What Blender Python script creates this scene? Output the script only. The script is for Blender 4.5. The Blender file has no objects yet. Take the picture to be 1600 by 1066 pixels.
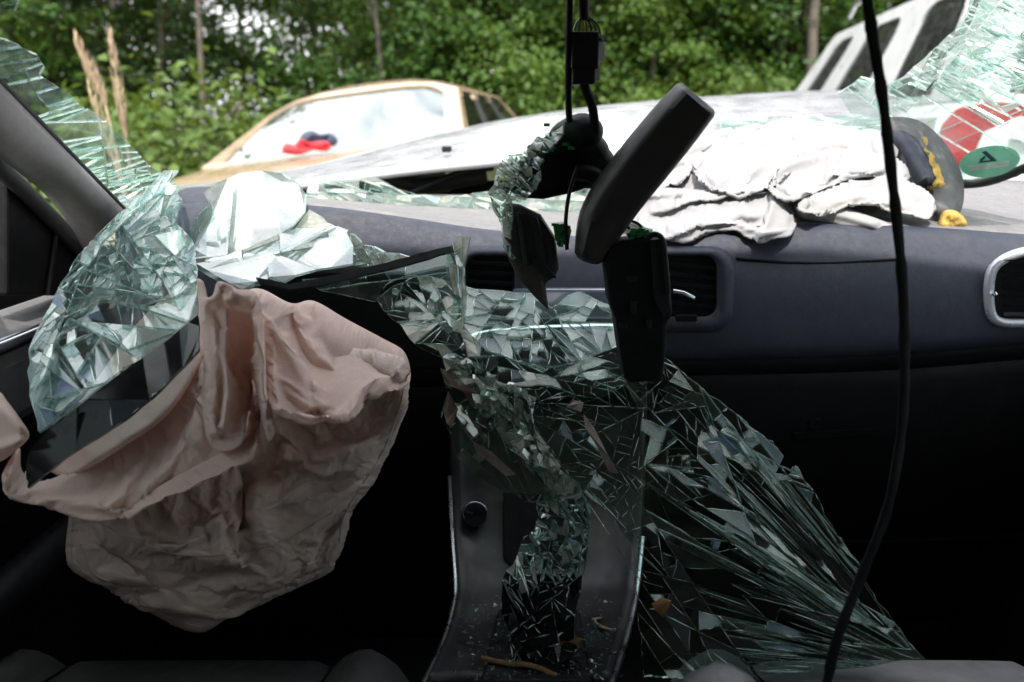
import bpy, math, random
import numpy as np
from mathutils import Vector

S = bpy.context.scene
RND = random.Random(11)
NPR = np.random.RandomState(5)
rad = math.radians

# ------------------------------------------------------------------ camera
F = 1331.0                      # focal length in pixels of a 1600 wide picture
PITCH = rad(13.4)
CAMZ = 1.18
CP, SP = math.cos(PITCH), math.sin(PITCH)
cam_data = bpy.data.cameras.new('camera')
cam_data.sensor_width = 36.0
cam_data.lens = 36.0 * F / 1600.0
cam_data.clip_start = 0.02
cam_data.clip_end = 800.0
cam_data.dof.use_dof = True
cam_data.dof.focus_distance = 1.0
cam_data.dof.aperture_fstop = 4.5
cam = bpy.data.objects.new('camera', cam_data)
S.collection.objects.link(cam)
cam.location = (0, 0, CAMZ)
cam.rotation_euler = (math.pi / 2 - PITCH, 0, 0)
S.camera = cam

# ------------------------------------------------------------------ sky, sun, exposure
TO_SUN = Vector((-0.06, -0.52, 0.85)).normalized()
SUN_EL = math.asin(TO_SUN.z)
SUN_ROT = math.atan2(TO_SUN.x, TO_SUN.y)
W = bpy.data.worlds.new('World')
S.world = W
W.use_nodes = True
nt = W.node_tree
nt.nodes.clear()
wo = nt.nodes.new('ShaderNodeOutputWorld')
bg = nt.nodes.new('ShaderNodeBackground')
sky = nt.nodes.new('ShaderNodeTexSky')
sky.sky_type = 'NISHITA'
sky.sun_disc = False
sky.sun_elevation = SUN_EL
sky.sun_rotation = SUN_ROT
sky.dust_density = 2.0
tc = nt.nodes.new('ShaderNodeTexCoord')
cn = nt.nodes.new('ShaderNodeTexNoise')
cn.inputs['Scale'].default_value = 3.2
cn.inputs['Detail'].default_value = 7
cn.inputs['Roughness'].default_value = 0.58
cr = nt.nodes.new('ShaderNodeValToRGB')
cr.color_ramp.elements[0].position = 0.41
cr.color_ramp.elements[1].position = 0.55
cm = nt.nodes.new('ShaderNodeMixRGB')
cm.inputs['Color2'].default_value = (12.5, 12.6, 12.9, 1)
nt.links.new(tc.outputs['Generated'], cn.inputs['Vector'])
nt.links.new(cn.outputs['Fac'], cr.inputs['Fac'])
nt.links.new(cr.outputs['Color'], cm.inputs['Fac'])
nt.links.new(sky.outputs['Color'], cm.inputs['Color1'])
nt.links.new(cm.outputs['Color'], bg.inputs['Color'])
bg.inputs['Strength'].default_value = 0.085
nt.links.new(bg.outputs['Background'], wo.inputs['Surface'])
sun_d = bpy.data.lights.new('sun', 'SUN')
sun_d.energy = 2.1
sun_d.angle = rad(2.0)
sun_d.color = (1.0, 0.96, 0.90)
sun = bpy.data.objects.new('sun', sun_d)
S.collection.objects.link(sun)
sun.rotation_euler = TO_SUN.to_track_quat('Z', 'Y').to_euler()
sun.location = TO_SUN * 30
S.view_settings.view_transform = 'Standard'
S.view_settings.look = 'None'
S.view_settings.gamma = 1.0
S.view_settings.use_curve_mapping = False
S.view_settings.exposure = 1.6
S.render.engine = 'CYCLES'
S.cycles.max_bounces = 8
S.cycles.transparent_max_bounces = 40
S.cycles.sample_clamp_indirect = 6.0


# ------------------------------------------------------------------ helpers
def P(px, py, Y):
    """the point of the place that the photograph shows at pixel px, py, Y metres ahead"""
    dx = (px - 800.0) / F
    dy = (533.0 - py) / F
    d = (dx, CP + dy * SP, -SP + dy * CP)
    t = Y / d[1]
    return Vector((d[0] * t, Y, CAMZ + d[2] * t))


def PV(px, py, Y):
    dx = (px - 800.0) / F
    dy = (533.0 - py) / F
    d1 = CP + dy * SP
    d2 = -SP + dy * CP
    t = Y / d1
    return np.stack([dx * t, Y + 0 * t, CAMZ + d2 * t], -1)


def origin(o):
    v = Vector((0, 0, 0))
    while o is not None:
        v += o.location
        o = o.parent
    return v


def tag(o, label=None, cat=None, group=None, kind=None):
    if label: o['label'] = label
    if cat: o['category'] = cat
    if group: o['group'] = group
    if kind: o['kind'] = kind
    return o


def thing(name, label, cat, loc, group=None):
    o = bpy.data.objects.new(name, None)
    S.collection.objects.link(o)
    o.location = loc
    o.empty_display_size = 0.05
    return tag(o, label, cat, group)


class MB:
    def __init__(self):
        self.v = []; self.f = []; self.m = []

    def poly(self, pts, m=0):
        b = len(self.v)
        self.v += [tuple(p) for p in pts]
        self.f.append(tuple(range(b, b + len(pts)))); self.m.append(m)

    def prism(self, front, off, m=0, ms=None):
        """closed solid: a polygon (3d points) pushed along off"""
        ms = m if ms is None else ms
        n = len(front); b = len(self.v)
        off = Vector(off)
        self.v += [tuple(p) for p in front] + [tuple(Vector(p) + off) for p in front]
        self.f.append(tuple(range(b, b + n))); self.m.append(m)
        self.f.append(tuple(range(b + 2 * n - 1, b + n - 1, -1))); self.m.append(m)
        for i in range(n):
            j = (i + 1) % n
            self.f.append((b + j, b + i, b + n + i, b + n + j)); self.m.append(ms)

    def box(self, c, s, m=0, rot=None):
        c = Vector(c); x, y, z = s[0] / 2, s[1] / 2, s[2] / 2
        co = [Vector((i * x, j * y, k * z)) for k in (-1, 1) for j in (-1, 1) for i in (-1, 1)]
        if rot is not None: co = [rot @ q for q in co]
        b = len(self.v)
        self.v += [tuple(c + q) for q in co]
        for q in ((0, 2, 3, 1), (4, 5, 7, 6), (0, 1, 5, 4), (1, 3, 7, 5), (3, 2, 6, 7), (2, 0, 4, 6)):
            self.f.append(tuple(b + i for i in q)); self.m.append(m)

    def grid(self, rows, m=0, close=False):
        b = len(self.v); n = len(rows[0])
        for r in rows: self.v += [tuple(p) for p in r]
        for i in range(len(rows) - 1):
            for j in range(n if close else n - 1):
                k = (j + 1) % n
                self.f.append((b + i * n + j, b + i * n + k, b + (i + 1) * n + k, b + (i + 1) * n + j)); self.m.append(m)

    def tube(self, pts, r, n=8, m=0, flat=1.0, ref=None):
        """tube along pts; r a number or one per point; flat < 1 squashes it along ref"""
        pts = [Vector(p) for p in pts]
        rr = r if isinstance(r, (list, tuple)) else [r] * len(pts)
        rows = []
        up = Vector(ref) if ref is not None else Vector((0.13, -1, 0.2))
        for i, p in enumerate(pts):
            a = pts[max(i - 1, 0)]; c = pts[min(i + 1, len(pts) - 1)]
            d = (c - a)
            d = d.normalized() if d.length > 1e-9 else Vector((0, 0, 1))
            s = d.cross(up)
            if s.length < 1e-4: s = d.cross(Vector((1, 0, 0)))
            s.normalize(); u = s.cross(d)
            rows.append([p + (s * math.cos(2 * math.pi * k / n) + u * flat * math.sin(2 * math.pi * k / n)) * rr[i] for k in range(n)])
        self.grid(rows, m, close=True)
        self.poly(rows[0], m); self.poly(rows[-1][::-1], m)

    def build(self, name, mats, parent=None, smooth=False, solid=0.0, bevel=0.0, sub=0, angle=None, off=-1):
        me = bpy.data.meshes.new(name)
        o0 = origin(parent)
        me.from_pydata([(v[0] - o0.x, v[1] - o0.y, v[2] - o0.z) for v in self.v], [], self.f)
        if not isinstance(mats, (list, tuple)): mats = [mats]
        for m in mats: me.materials.append(m)
        me.polygons.foreach_set('material_index', self.m)
        if smooth: me.polygons.foreach_set('use_smooth', [True] * len(self.f))
        if angle: 
            me.polygons.foreach_set('use_smooth', [True] * len(self.f))
            me.set_sharp_from_angle(angle=rad(angle))
        me.update()
        o = bpy.data.objects.new(name, me)
        S.collection.objects.link(o)
        if parent is not None: o.parent = parent
        if sub:
            q = o.modifiers.new('sub', 'SUBSURF'); q.levels = sub; q.render_levels = sub
        if solid:
            q = o.modifiers.new('thick', 'SOLIDIFY'); q.thickness = solid; q.offset = off
        if bevel:
            q = o.modifiers.new('bev', 'BEVEL'); q.width = bevel; q.segments = 2; q.limit_method = 'ANGLE'; q.angle_limit = rad(35)
        return o


def catmull(pts, k=4, closed=False):
    pts = [np.array(p, float) for p in pts]
    n = len(pts); out = []
    for i in range(n if closed else n - 1):
        if closed:
            p0, p1, p2, p3 = pts[i - 1], pts[i], pts[(i + 1) % n], pts[(i + 2) % n]
        else:
            p0, p1, p2, p3 = pts[max(i - 1, 0)], pts[i], pts[i + 1], pts[min(i + 2, n - 1)]
        for j in range(k):
            t = j / k
            out.append(0.5 * ((2 * p1) + (p2 - p0) * t + (2 * p0 - 5 * p1 + 4 * p2 - p3) * t * t + (3 * p1 - p0 - 3 * p2 + p3) * t ** 3))
    if not closed: out.append(pts[-1])
    return out


def path(pts, k=5):
    """smooth 3d path through (px, py, Y) points"""
    return [P(*p) for p in catmull(pts, k)]


def pxgrid(rows, kx=4, ky=3):
    """smooth grid of 3d points from rows of (px, py, Y)"""
    rr = [catmull(r, kx) for r in rows]
    cols = list(zip(*rr))
    cc = [catmull(c, ky) for c in cols]
    return [[P(*q) for q in r] for r in zip(*cc)]


def hash2(ix, iy, seed):
    h = (ix.astype(np.int64) * 374761393 + iy.astype(np.int64) * 668265263 + seed * 144665) & 0x7fffffff
    h = ((h ^ (h >> 13)) * 1274126177) & 0x7fffffff
    return ((h ^ (h >> 16)) & 0xffff) / 65535.0


def vnoise(x, y, seed=0):
    ix = np.floor(x); iy = np.floor(y)
    fx = x - ix; fy = y - iy
    fx = fx * fx * (3 - 2 * fx); fy = fy * fy * (3 - 2 * fy)
    a = hash2(ix, iy, seed); b = hash2(ix + 1, iy, seed); c = hash2(ix, iy + 1, seed); d = hash2(ix + 1, iy + 1, seed)
    return (a * (1 - fx) + b * fx) * (1 - fy) + (c * (1 - fx) + d * fx) * fy


def facets(x, y, seed):
    """piecewise flat height over a bent triangle lattice: facets that meet in sharp creases"""
    i = np.floor(x); j = np.floor(y); u = x - i; v = y - j
    A = hash2(i, j, seed); B = hash2(i + 1, j, seed); C_ = hash2(i, j + 1, seed); D_ = hash2(i + 1, j + 1, seed)
    lo = A + (B - A) * u + (D_ - B) * v
    hi = A + (D_ - C_) * u + (C_ - A) * v
    return np.where(u > v, lo, hi)


def crumple(x, y, seed):
    """creased-cloth height around .5"""
    r = np.random.RandomState(seed); h = 0 * x; tot = 0
    wx = x + .9 * (vnoise(x * .8, y * .8, seed + 301) - .5) + .25 * (vnoise(x * 2.3, y * 2.3, seed + 303) - .5)
    wy = y + .9 * (vnoise(x * .8, y * .8, seed + 302) - .5) + .25 * (vnoise(x * 2.3, y * 2.3, seed + 304) - .5)
    for fr, am, st in ((.75, 1., .6), (1.25, .6, .7), (2.4, .22, .8)):
        a = r.uniform(0, math.pi)
        u = (wx * math.cos(a) + wy * math.sin(a)) * fr; v = (-wx * math.sin(a) + wy * math.cos(a)) * fr * st
        h = h + am * facets(u + 7.3 * fr, v + 3.1, seed + int(fr * 100)); tot += am
    return h / tot


def inside(poly, X, Y):
    p = np.array(poly, float); res = np.zeros(X.shape, bool)
    j = len(p) - 1
    for i in range(len(p)):
        xi, yi = p[i]; xj, yj = p[j]
        if yi != yj:
            c = ((yi > Y) != (yj > Y)) & (X < (xj - xi) * (Y - yi) / (yj - yi) + xi)
            res ^= c
        j = i
    return res


def nearest(poly, X, Y, closed=True):
    """distance, nearest point, side, and position along a polyline"""
    p = np.array(poly, float); n = len(p)
    bd = np.full(X.shape, 1e18); nx = X * 0.; ny = X * 0.; sd = X * 0.; tt = X * 0.
    seg = n if closed else n - 1
    for i in range(seg):
        a = p[i]; b = p[(i + 1) % n]; d = b - a; L2 = max(d @ d, 1e-9)
        t = np.clip(((X - a[0]) * d[0] + (Y - a[1]) * d[1]) / L2, 0, 1)
        qx = a[0] + t * d[0]; qy = a[1] + t * d[1]
        D = (X - qx) ** 2 + (Y - qy) ** 2
        m = D < bd
        bd = np.where(m, D, bd); nx = np.where(m, qx, nx); ny = np.where(m, qy, ny)
        sd = np.where(m, np.sign(d[0] * (Y - a[1]) - d[1] * (X - a[0])), sd)
        tt = np.where(m, (i + t) / seg, tt)
    return np.sqrt(bd), nx, ny, sd, tt


def depth_from(ctrl):
    """smooth surface of distances through a few (px, py, Y) points"""
    c = np.array(ctrl, float); n = len(c)
    m = c[:, :2].mean(0)
    A = np.column_stack([np.ones(n), (c[:, 0] - m[0]) / 100, (c[:, 1] - m[1]) / 100])
    if n < 4:
        co = np.linalg.lstsq(A, c[:, 2], rcond=1e-3)[0]; w = None
    else:
        phi = np.sqrt(((c[:, None, :2] - c[None, :, :2]) ** 2).sum(-1) + 900.0) / 100
        K = np.zeros((n + 3, n + 3)); K[:n, :n] = phi + 1e-3 * np.eye(n); K[:n, n:] = A; K[n:, :n] = A.T
        so = np.linalg.lstsq(K, np.concatenate([c[:, 2], [0, 0, 0]]), rcond=1e-8)[0]; w = so[:n]; co = so[n:]
    lo = c[:, 2].min() - .06; hi = c[:, 2].max() + .06

    def fn(x, y):
        x = np.asarray(x, float); y = np.asarray(y, float)
        r = co[0] + co[1] * (x - m[0]) / 100 + co[2] * (y - m[1]) / 100
        if w is not None:
            r = r + (np.sqrt((x[..., None] - c[:, 0]) ** 2 + (y[..., None] - c[:, 1]) ** 2 + 900.0) / 100 * w).sum(-1)
        return np.clip(r, lo, hi)
    return fn


def relief(name, contour, ctrl, folds, mat, parent, step=4, rim=14, thick=0.02, crump=(0.004, 60, 1), back=0.012, smooth_k=5, slack=0., frames=14, bend=.3, grav=.15):
    """a limp piece of cloth: a closed skin with folds, seen from the cabin"""
    poly = catmull(contour, smooth_k, True)
    x0, y0 = np.min(poly, 0) - step * 2; x1, y1 = np.max(poly, 0) + step * 2
    gx = np.arange(x0, x1 + step, step); gy = np.arange(y0, y1 + step, step)
    X, Y = np.meshgrid(gx, gy)
    ins = inside(poly, X, Y)
    d, nx, ny, sd, tt = nearest(poly, X, Y)
    snap = (~ins) & (d < step * 0.95)
    X = np.where(snap, nx, X); Y = np.where(snap, ny, Y)
    d = np.where(ins, d, 0)
    rp = np.sqrt(np.clip(1 - (1 - np.clip(d / rim, 0, 1)) ** 2, 0, 1))
    h = rp * thick
    for kind, pts, amp, w in folds:
        q = catmull(pts, 5)
        fd, _, _, fs, ft = nearest(q, X, Y, False)
        tp = np.clip(np.minimum(ft, 1 - ft) * 6, 0, 1); tp = tp * tp * (3 - 2 * tp)
        if kind == 'r':
            h = h + amp * tp * rp * np.exp(-(fd / w) ** 2)
        else:
            s = fd * fs
            h = h + amp * tp * rp * np.where(s > 0, np.exp(-s / w), np.exp(-(s / 4.0) ** 2))
    a, sc, sdn = crump
    if a:
        cw = np.clip(d / (rim * 1.5), 0, 1)
        h = h + a * cw * (crumple(X / sc, Y / sc, sdn) - 0.5) + a * .22 * cw * (crumple(X / sc * 2.3, Y / sc * 2.3, sdn + 5) - .5)
    Yc = depth_from(ctrl)(X, Y)
    pf = PV(X, Y, Yc - h); pb = PV(X, Y, Yc + back * rp)
    ok = ins | snap
    idf = -np.ones(X.shape, int); idb = -np.ones(X.shape, int)
    v = []; n = 0
    I, J = np.where(ok)
    idf[I, J] = np.arange(len(I)); v = list(map(tuple, pf[I, J]))
    n = len(v)
    I2, J2 = np.where(ins)
    idb[I2, J2] = n + np.arange(len(I2)); v += list(map(tuple, pb[I2, J2]))
    idb = np.where(snap, idf, idb)
    mb = MB(); mb.v = v
    H, Wd = X.shape
    for i in range(H - 1):
        for j in range(Wd - 1):
            c = ((i, j), (i, j + 1), (i + 1, j + 1), (i + 1, j))
            q = [k for k in c if ok[k]]
            if len(q) < 3 or not any(ins[k] for k in q): continue
            mb.f.append(tuple(int(idf[k]) for k in q)[::-1])
            mb.f.append(tuple(int(idb[k]) for k in q))
    mb.m = [0] * len(mb.f)
    o = mb.build(name, mat, parent, smooth=True)
    if slack: settle(o, idf[ins].astype(int), len(v), slack, frames, bend, grav)
    return o


def settle(o, free, nv, slack, frames, bend, grav):
    """let the front skin of a cloth, cut too large by 'slack', buckle and sag into folds of its own"""
    fr = set(int(i) for i in free)
    vg = o.vertex_groups.new(name='pin')
    vg.add([i for i in range(nv) if i not in fr], 1.0, 'REPLACE')
    md = o.modifiers.new('cloth', 'CLOTH')
    st = md.settings
    st.quality = 4; st.mass = .15; st.vertex_group_mass = 'pin'; st.shrink_min = -slack
    st.tension_stiffness = 25; st.compression_stiffness = 25; st.shear_stiffness = 15; st.bending_stiffness = bend
    st.tension_damping = 8; st.compression_damping = 8; st.air_damping = 3
    st.effector_weights.gravity = grav
    md.collision_settings.use_collision = False; md.collision_settings.use_self_collision = False
    md.point_cache.frame_start = 1; md.point_cache.frame_end = frames
    for f_ in range(1, frames + 1): S.frame_set(f_)
    dg = bpy.context.evaluated_depsgraph_get()
    co = np.empty(nv * 3); o.evaluated_get(dg).data.vertices.foreach_get('co', co)
    o.modifiers.remove(md); o.vertex_groups.clear()
    S.frame_set(1)
    if np.isfinite(co).all(): o.data.vertices.foreach_set('co', co); o.data.update()


# ------------------------------------------------------------------ materials
def nodes(name):
    m = bpy.data.materials.new(name)
    m.use_nodes = True
    t = m.node_tree; t.nodes.clear()
    return m, t, t.nodes.new('ShaderNodeOutputMaterial')


def N(t, kind, **kw):
    n = t.nodes.new(kind)
    for k, v in kw.items():
        if k in n.inputs: n.inputs[k].default_value = v
        else: setattr(n, k, v)
    return n


def math_node(t, op, a, b=None):
    n = t.nodes.new('ShaderNodeMath'); n.operation = op
    for i, v in enumerate((a, b)):
        if v is None: continue
        if hasattr(v, 'is_output'): t.links.new(v, n.inputs[i])
        else: n.inputs[i].default_value = v
    return n.outputs[0]


def noise(t, scale, detail=4, rough=.55, vec='Object'):
    c = t.nodes.new('ShaderNodeTexCoord')
    n = N(t, 'ShaderNodeTexNoise', Scale=scale, Detail=detail, Roughness=rough)
    t.links.new(c.outputs[vec], n.inputs['Vector'])
    return n.outputs['Fac']


def ramp(t, fac, stops):
    r = t.nodes.new('ShaderNodeValToRGB')
    e = r.color_ramp.elements
    while len(e) < len(stops): e.new(.5)
    for q, (p, c) in zip(e, stops):
        q.position = p
        q.color = (*c, 1) if isinstance(c, (tuple, list)) else (c, c, c, 1)
    t.links.new(fac, r.inputs['Fac'])
    return r.outputs['Color']


def mix(t, fac, a, b, kind='MIX'):
    n = t.nodes.new('ShaderNodeMixRGB'); n.blend_type = kind
    for i, v in (('Fac', fac), ('Color1', a), ('Color2', b)):
        if hasattr(v, 'is_output'): t.links.new(v, n.inputs[i])
        else: n.inputs[i].default_value = (*v, 1) if isinstance(v, (tuple, list)) else v
    return n.outputs['Color']


def pbr(name, col, rough=.5, metal=0., spec=.5, var=.25, scale=18, bump=0., bscale=300, dirt=None, dirt_amt=.5, coat=0., sheen=0., rvar=.15, trans=0.):
    m, t, o = nodes(name)
    b = t.nodes.new('ShaderNodeBsdfPrincipled')
    f = noise(t, scale)
    dark = tuple(c * (1 - var) for c in col); lite = tuple(min(1, c * (1 + var)) for c in col)
    c = ramp(t, f, [(.3, dark), (.7, lite)])
    if dirt:
        d = noise(t, scale * .45, 8, .7)
        c = mix(t, ramp(t, d, [(.52, 0.), (.72, dirt_amt)]), c, dirt)
    t.links.new(c, b.inputs['Base Color'])
    rf = noise(t, scale * 2.3, 5)
    t.links.new(ramp(t, rf, [(.25, max(0, rough - rvar)), (.75, min(1, rough + rvar))]), b.inputs['Roughness'])
    b.inputs['Metallic'].default_value = metal
    b.inputs['Specular IOR Level'].default_value = spec
    b.inputs['Coat Weight'].default_value = coat
    b.inputs['Coat Roughness'].default_value = .05
    b.inputs['Sheen Weight'].default_value = sheen
    if bump:
        bn = N(t, 'ShaderNodeBump', Strength=bump, Distance=.002)
        t.links.new(noise(t, bscale, 3), bn.inputs['Height'])
        t.links.new(bn.outputs['Normal'], b.inputs['Normal'])
    if trans:
        tr = t.nodes.new('ShaderNodeBsdfTranslucent'); t.links.new(c, tr.inputs['Color'])
        ms = t.nodes.new('ShaderNodeMixShader'); ms.inputs[0].default_value = trans
        t.links.new(b.outputs[0], ms.inputs[1]); t.links.new(tr.outputs[0], ms.inputs[2])
        t.links.new(ms.outputs[0], o.inputs['Surface'])
    else:
        t.links.new(b.outputs[0], o.inputs['Surface'])
    return m


def glass(name, tint, dust=.1, dustcol=(.62, .60, .54), f0=.05, rough=.02, scale=22, thin=False, cover=(.42, .75)):
    """sheet glass: tinted see-through, mirror by angle, a film of dust"""
    m, t, o = nodes(name)
    lw = N(t, 'ShaderNodeLayerWeight', Blend=.5)
    p5 = math_node(t, 'POWER', lw.outputs['Facing'], 5.0)
    fr = math_node(t, 'ADD', math_node(t, 'MULTIPLY', p5, 1 - f0), f0)
    geo = t.nodes.new('ShaderNodeNewGeometry')
    rnd = geo.outputs['Random Per Island']
    tr = t.nodes.new('ShaderNodeBsdfTransparent')
    t.links.new(mix(t, rnd, tuple(c * .93 for c in tint), tuple(min(1, c * 1.04) for c in tint)), tr.inputs['Color'])
    gl = N(t, 'ShaderNodeBsdfGlossy', Roughness=rough)
    gl.inputs['Color'].default_value = (.95, 1, .98, 1)
    ms = t.nodes.new('ShaderNodeMixShader')
    t.links.new(fr, ms.inputs[0]); t.links.new(tr.outputs[0], ms.inputs[1]); t.links.new(gl.outputs[0], ms.inputs[2])
    out = ms.outputs[0]
    if dust:
        f = noise(t, scale, 8, .65)
        c = ramp(t, f, [(cover[0], dust * .35), (cover[1], min(1, dust * 2.2))])
        fac = math_node(t, 'MULTIPLY', c, math_node(t, 'ADD', math_node(t, 'MULTIPLY', rnd, .9), .55))
        df = t.nodes.new('ShaderNodeBsdfDiffuse'); df.inputs['Color'].default_value = (*dustcol, 1)
        tl = t.nodes.new('ShaderNodeBsdfTranslucent'); tl.inputs['Color'].default_value = (*dustcol, 1)
        dm = t.nodes.new('ShaderNodeMixShader'); dm.inputs[0].default_value = .4
        t.links.new(df.outputs[0], dm.inputs[1]); t.links.new(tl.outputs[0], dm.inputs[2])
        m2 = t.nodes.new('ShaderNodeMixShader')
        t.links.new(fac, m2.inputs[0]); t.links.new(out, m2.inputs[1]); t.links.new(dm.outputs[0], m2.inputs[2])
        out = m2.outputs[0]
    t.links.new(out, o.inputs['Surface'])
    return m


def edge_mat(name, col, clear=.5, gl=.35):
    """broken glass edge: half see-through, frosty, glinting"""
    m, t, o = nodes(name)
    f = noise(t, 160, 4)
    c = ramp(t, f, [(.3, tuple(x * .5 for x in col)), (.7, col)])
    a = t.nodes.new('ShaderNodeBsdfDiffuse'); b = t.nodes.new('ShaderNodeBsdfTranslucent'); g = N(t, 'ShaderNodeBsdfGlossy', Roughness=.10)
    g.inputs['Color'].default_value = (.86, .97, .93, 1)
    tr = t.nodes.new('ShaderNodeBsdfTransparent'); tr.inputs['Color'].default_value = (.72, .86, .80, 1)
    t.links.new(c, a.inputs['Color']); t.links.new(c, b.inputs['Color'])
    m1 = t.nodes.new('ShaderNodeMixShader'); m1.inputs[0].default_value = .45
    m2 = t.nodes.new('ShaderNodeMixShader'); m2.inputs[0].default_value = gl
    m3 = t.nodes.new('ShaderNodeMixShader'); m3.inputs[0].default_value = clear
    t.links.new(a.outputs[0], m1.inputs[1]); t.links.new(b.outputs[0], m1.inputs[2])
    t.links.new(m1.outputs[0], m2.inputs[1]); t.links.new(g.outputs[0], m2.inputs[2])
    t.links.new(m2.outputs[0], m3.inputs[1]); t.links.new(tr.outputs[0], m3.inputs[2])
    t.links.new(m3.outputs[0], o.inputs['Surface'])
    return m


def leaf_mat(name, c0, c1, tr=.35):
    m, t, o = nodes(name)
    geo = t.nodes.new('ShaderNodeNewGeometry')
    c = ramp(t, math_node(t, 'ADD', math_node(t, 'MULTIPLY', geo.outputs['Random Per Island'], .5), math_node(t, 'MULTIPLY', noise(t, 1.1, 2), .6)), [(.15, c0), (.85, c1)])
    b = N(t, 'ShaderNodeBsdfPrincipled', Roughness=.5)
    b.inputs['Specular IOR Level'].default_value = .35
    t.links.new(c, b.inputs['Base Color'])
    tl = t.nodes.new('ShaderNodeBsdfTranslucent')
    t.links.new(mix(t, .6, c, (.16, .20, .02), 'MIX'), tl.inputs['Color'])
    ms = t.nodes.new('ShaderNodeMixShader'); ms.inputs[0].default_value = tr
    t.links.new(b.outputs[0], ms.inputs[1]); t.links.new(tl.outputs[0], ms.inputs[2])
    t.links.new(ms.outputs[0], o.inputs['Surface'])
    return m


M = {}
M['grass_ground'] = pbr('grass_ground', (.075, .095, .03), .9, var=.5, scale=3, dirt=(.12, .10, .06))
M['grass'] = leaf_mat('grass_blade', (.06, .09, .02), (.14, .16, .05))
M['leaf'] = leaf_mat('leaf_mid', (.016, .054, .008), (.060, .130, .018))
M['leaf_dark'] = leaf_mat('leaf_dark', (.009, .028, .007), (.028, .066, .013))
M['leaf_lite'] = leaf_mat('leaf_light', (.040, .095, .010), (.105, .185, .026))
M['leaf_bush'] = leaf_mat('leaf_bush', (.05, .10, .016), (.12, .19, .035))
M['bark'] = pbr('bark', (.10, .085, .065), .9, var=.5, scale=9, bump=.6, bscale=30)
M['straw'] = pbr('straw', (.42, .31, .20), .8, var=.3, scale=40)
M['silver'] = pbr('silver_paint', (.60, .60, .63), .28, metal=.35, var=.05, scale=6, coat=.6, dirt=(.50, .48, .45), dirt_amt=.2)
M['silver_dull'] = pbr('silver_paint_dull', (.66, .66, .66), .35, metal=.2, var=.05, scale=4, coat=.3)
M['gold'] = pbr('beige_paint', (.43, .315, .205), .30, metal=.25, var=.06, scale=5, coat=.6)
M['rubber'] = pbr('black_rubber', (.02, .02, .02), .65, var=.3)
M['cable'] = pbr('cable_sheath', (.006, .006, .007), .7, var=.3, spec=.2)
M['rim'] = pbr('alloy', (.5, .5, .52), .35, metal=.9, var=.08)
M['red_lamp'] = pbr('red_lamp_lens', (.36, .006, .010), .25, var=.25, scale=25, coat=.5)
M['lamp'] = pbr('headlamp_lens', (.6, .62, .64), .1, var=.2, coat=.5)
M['car_glass'] = glass('car_glass', (.62, .70, .68), .03, f0=.06)
M['dark_glass'] = glass('dark_glass', (.05, .053, .056), .55, dustcol=(.085, .085, .09), f0=.03)
M['door_glass'] = glass('door_glass', (.76, .80, .79), .03)
M['dimming'] = glass('dimming_glass', (.20, .21, .21), .02)  # tint darkened to cut the light reaching the cabin from behind
M['screen_glass'] = glass('coated_screen_glass', (.50, .56, .55), .04, f0=.30, dustcol=(.7, .7, .7))
M['inside'] = pbr('car_inside_grey', (.16, .15, .14), .8)
M['inside_pale'] = pbr('car_inside_beige', (.42, .36, .29), .8)
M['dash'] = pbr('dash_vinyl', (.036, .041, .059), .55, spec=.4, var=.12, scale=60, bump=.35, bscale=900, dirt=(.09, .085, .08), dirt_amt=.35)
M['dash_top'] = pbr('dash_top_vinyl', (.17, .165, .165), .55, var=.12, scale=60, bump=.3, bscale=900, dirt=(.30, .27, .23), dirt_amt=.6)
M['black'] = pbr('black_plastic', (.008, .008, .009), .55, spec=.3, var=.3, scale=30, bump=.2, bscale=700)
M['black_deep'] = pbr('black_plastic_rough', (.005, .005, .0055), .75, spec=.2, var=.3, scale=30)
M['slat'] = pbr('vent_slat_plastic', (.035, .035, .038), .38, var=.2, scale=30)
M['housing'] = pbr('mirror_housing', (.016, .014, .012), .5, var=.25, scale=25, bump=.25, bscale=900, spec=.5, dirt=(.10, .085, .065), dirt_amt=.5)
M['cloth_trim'] = pbr('pillar_trim', (.30, .275, .265), .8, var=.08, scale=80, bump=.25, bscale=1200)
M['headliner'] = pbr('headliner', (.055, .053, .052), .9, var=.08)
M['carpet'] = pbr('carpet', (.012, .012, .013), .95, var=.4, scale=90, bump=.5)
M['leather'] = pbr('seat_leather', (.27, .26, .27), .5, var=.12, scale=30, bump=.25, bscale=900)  # base colour lightened for the stronger light on the right seat
M['leather_shaded'] = pbr('seat_leather_shaded', (.06, .06, .058), .5, var=.12, scale=30, bump=.25, bscale=900)  # darker copy of the leather, shade of the left seat in its colour
M['chrome'] = pbr('satin_chrome', (.72, .74, .77), .22, metal=1., var=.05, rvar=.06)
M['console'] = pbr('console_metal', (.034, .034, .035), .40, metal=.25, spec=.5, var=.25, scale=14, dirt=(.11, .09, .07), dirt_amt=.7)
M['silver_trim'] = pbr('silver_plastic', (.62, .64, .68), .32, metal=.35, var=.05)
M['trim_edge'] = pbr('console_edge', (.42, .43, .45), .3, metal=1., var=.12)
M['bag'] = pbr('airbag_cloth_pink', (.82, .64, .565), .85, var=.09, scale=10, bump=.5, bscale=420, dirt=(.34, .25, .16), dirt_amt=.5, trans=.30, rvar=.05)
M['bag_low'] = pbr('airbag_cloth_dusty', (.68, .55, .49), .85, var=.14, scale=9, bump=.5, bscale=420, dirt=(.33, .27, .14), dirt_amt=.75, trans=.12, rvar=.05)
M['bag_white'] = pbr('airbag_cloth_white', (.36, .356, .362), .8, var=.05, scale=8, bump=.3, bscale=1500, dirt=(.55, .50, .42), dirt_amt=.4, trans=.12, rvar=.05)
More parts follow.
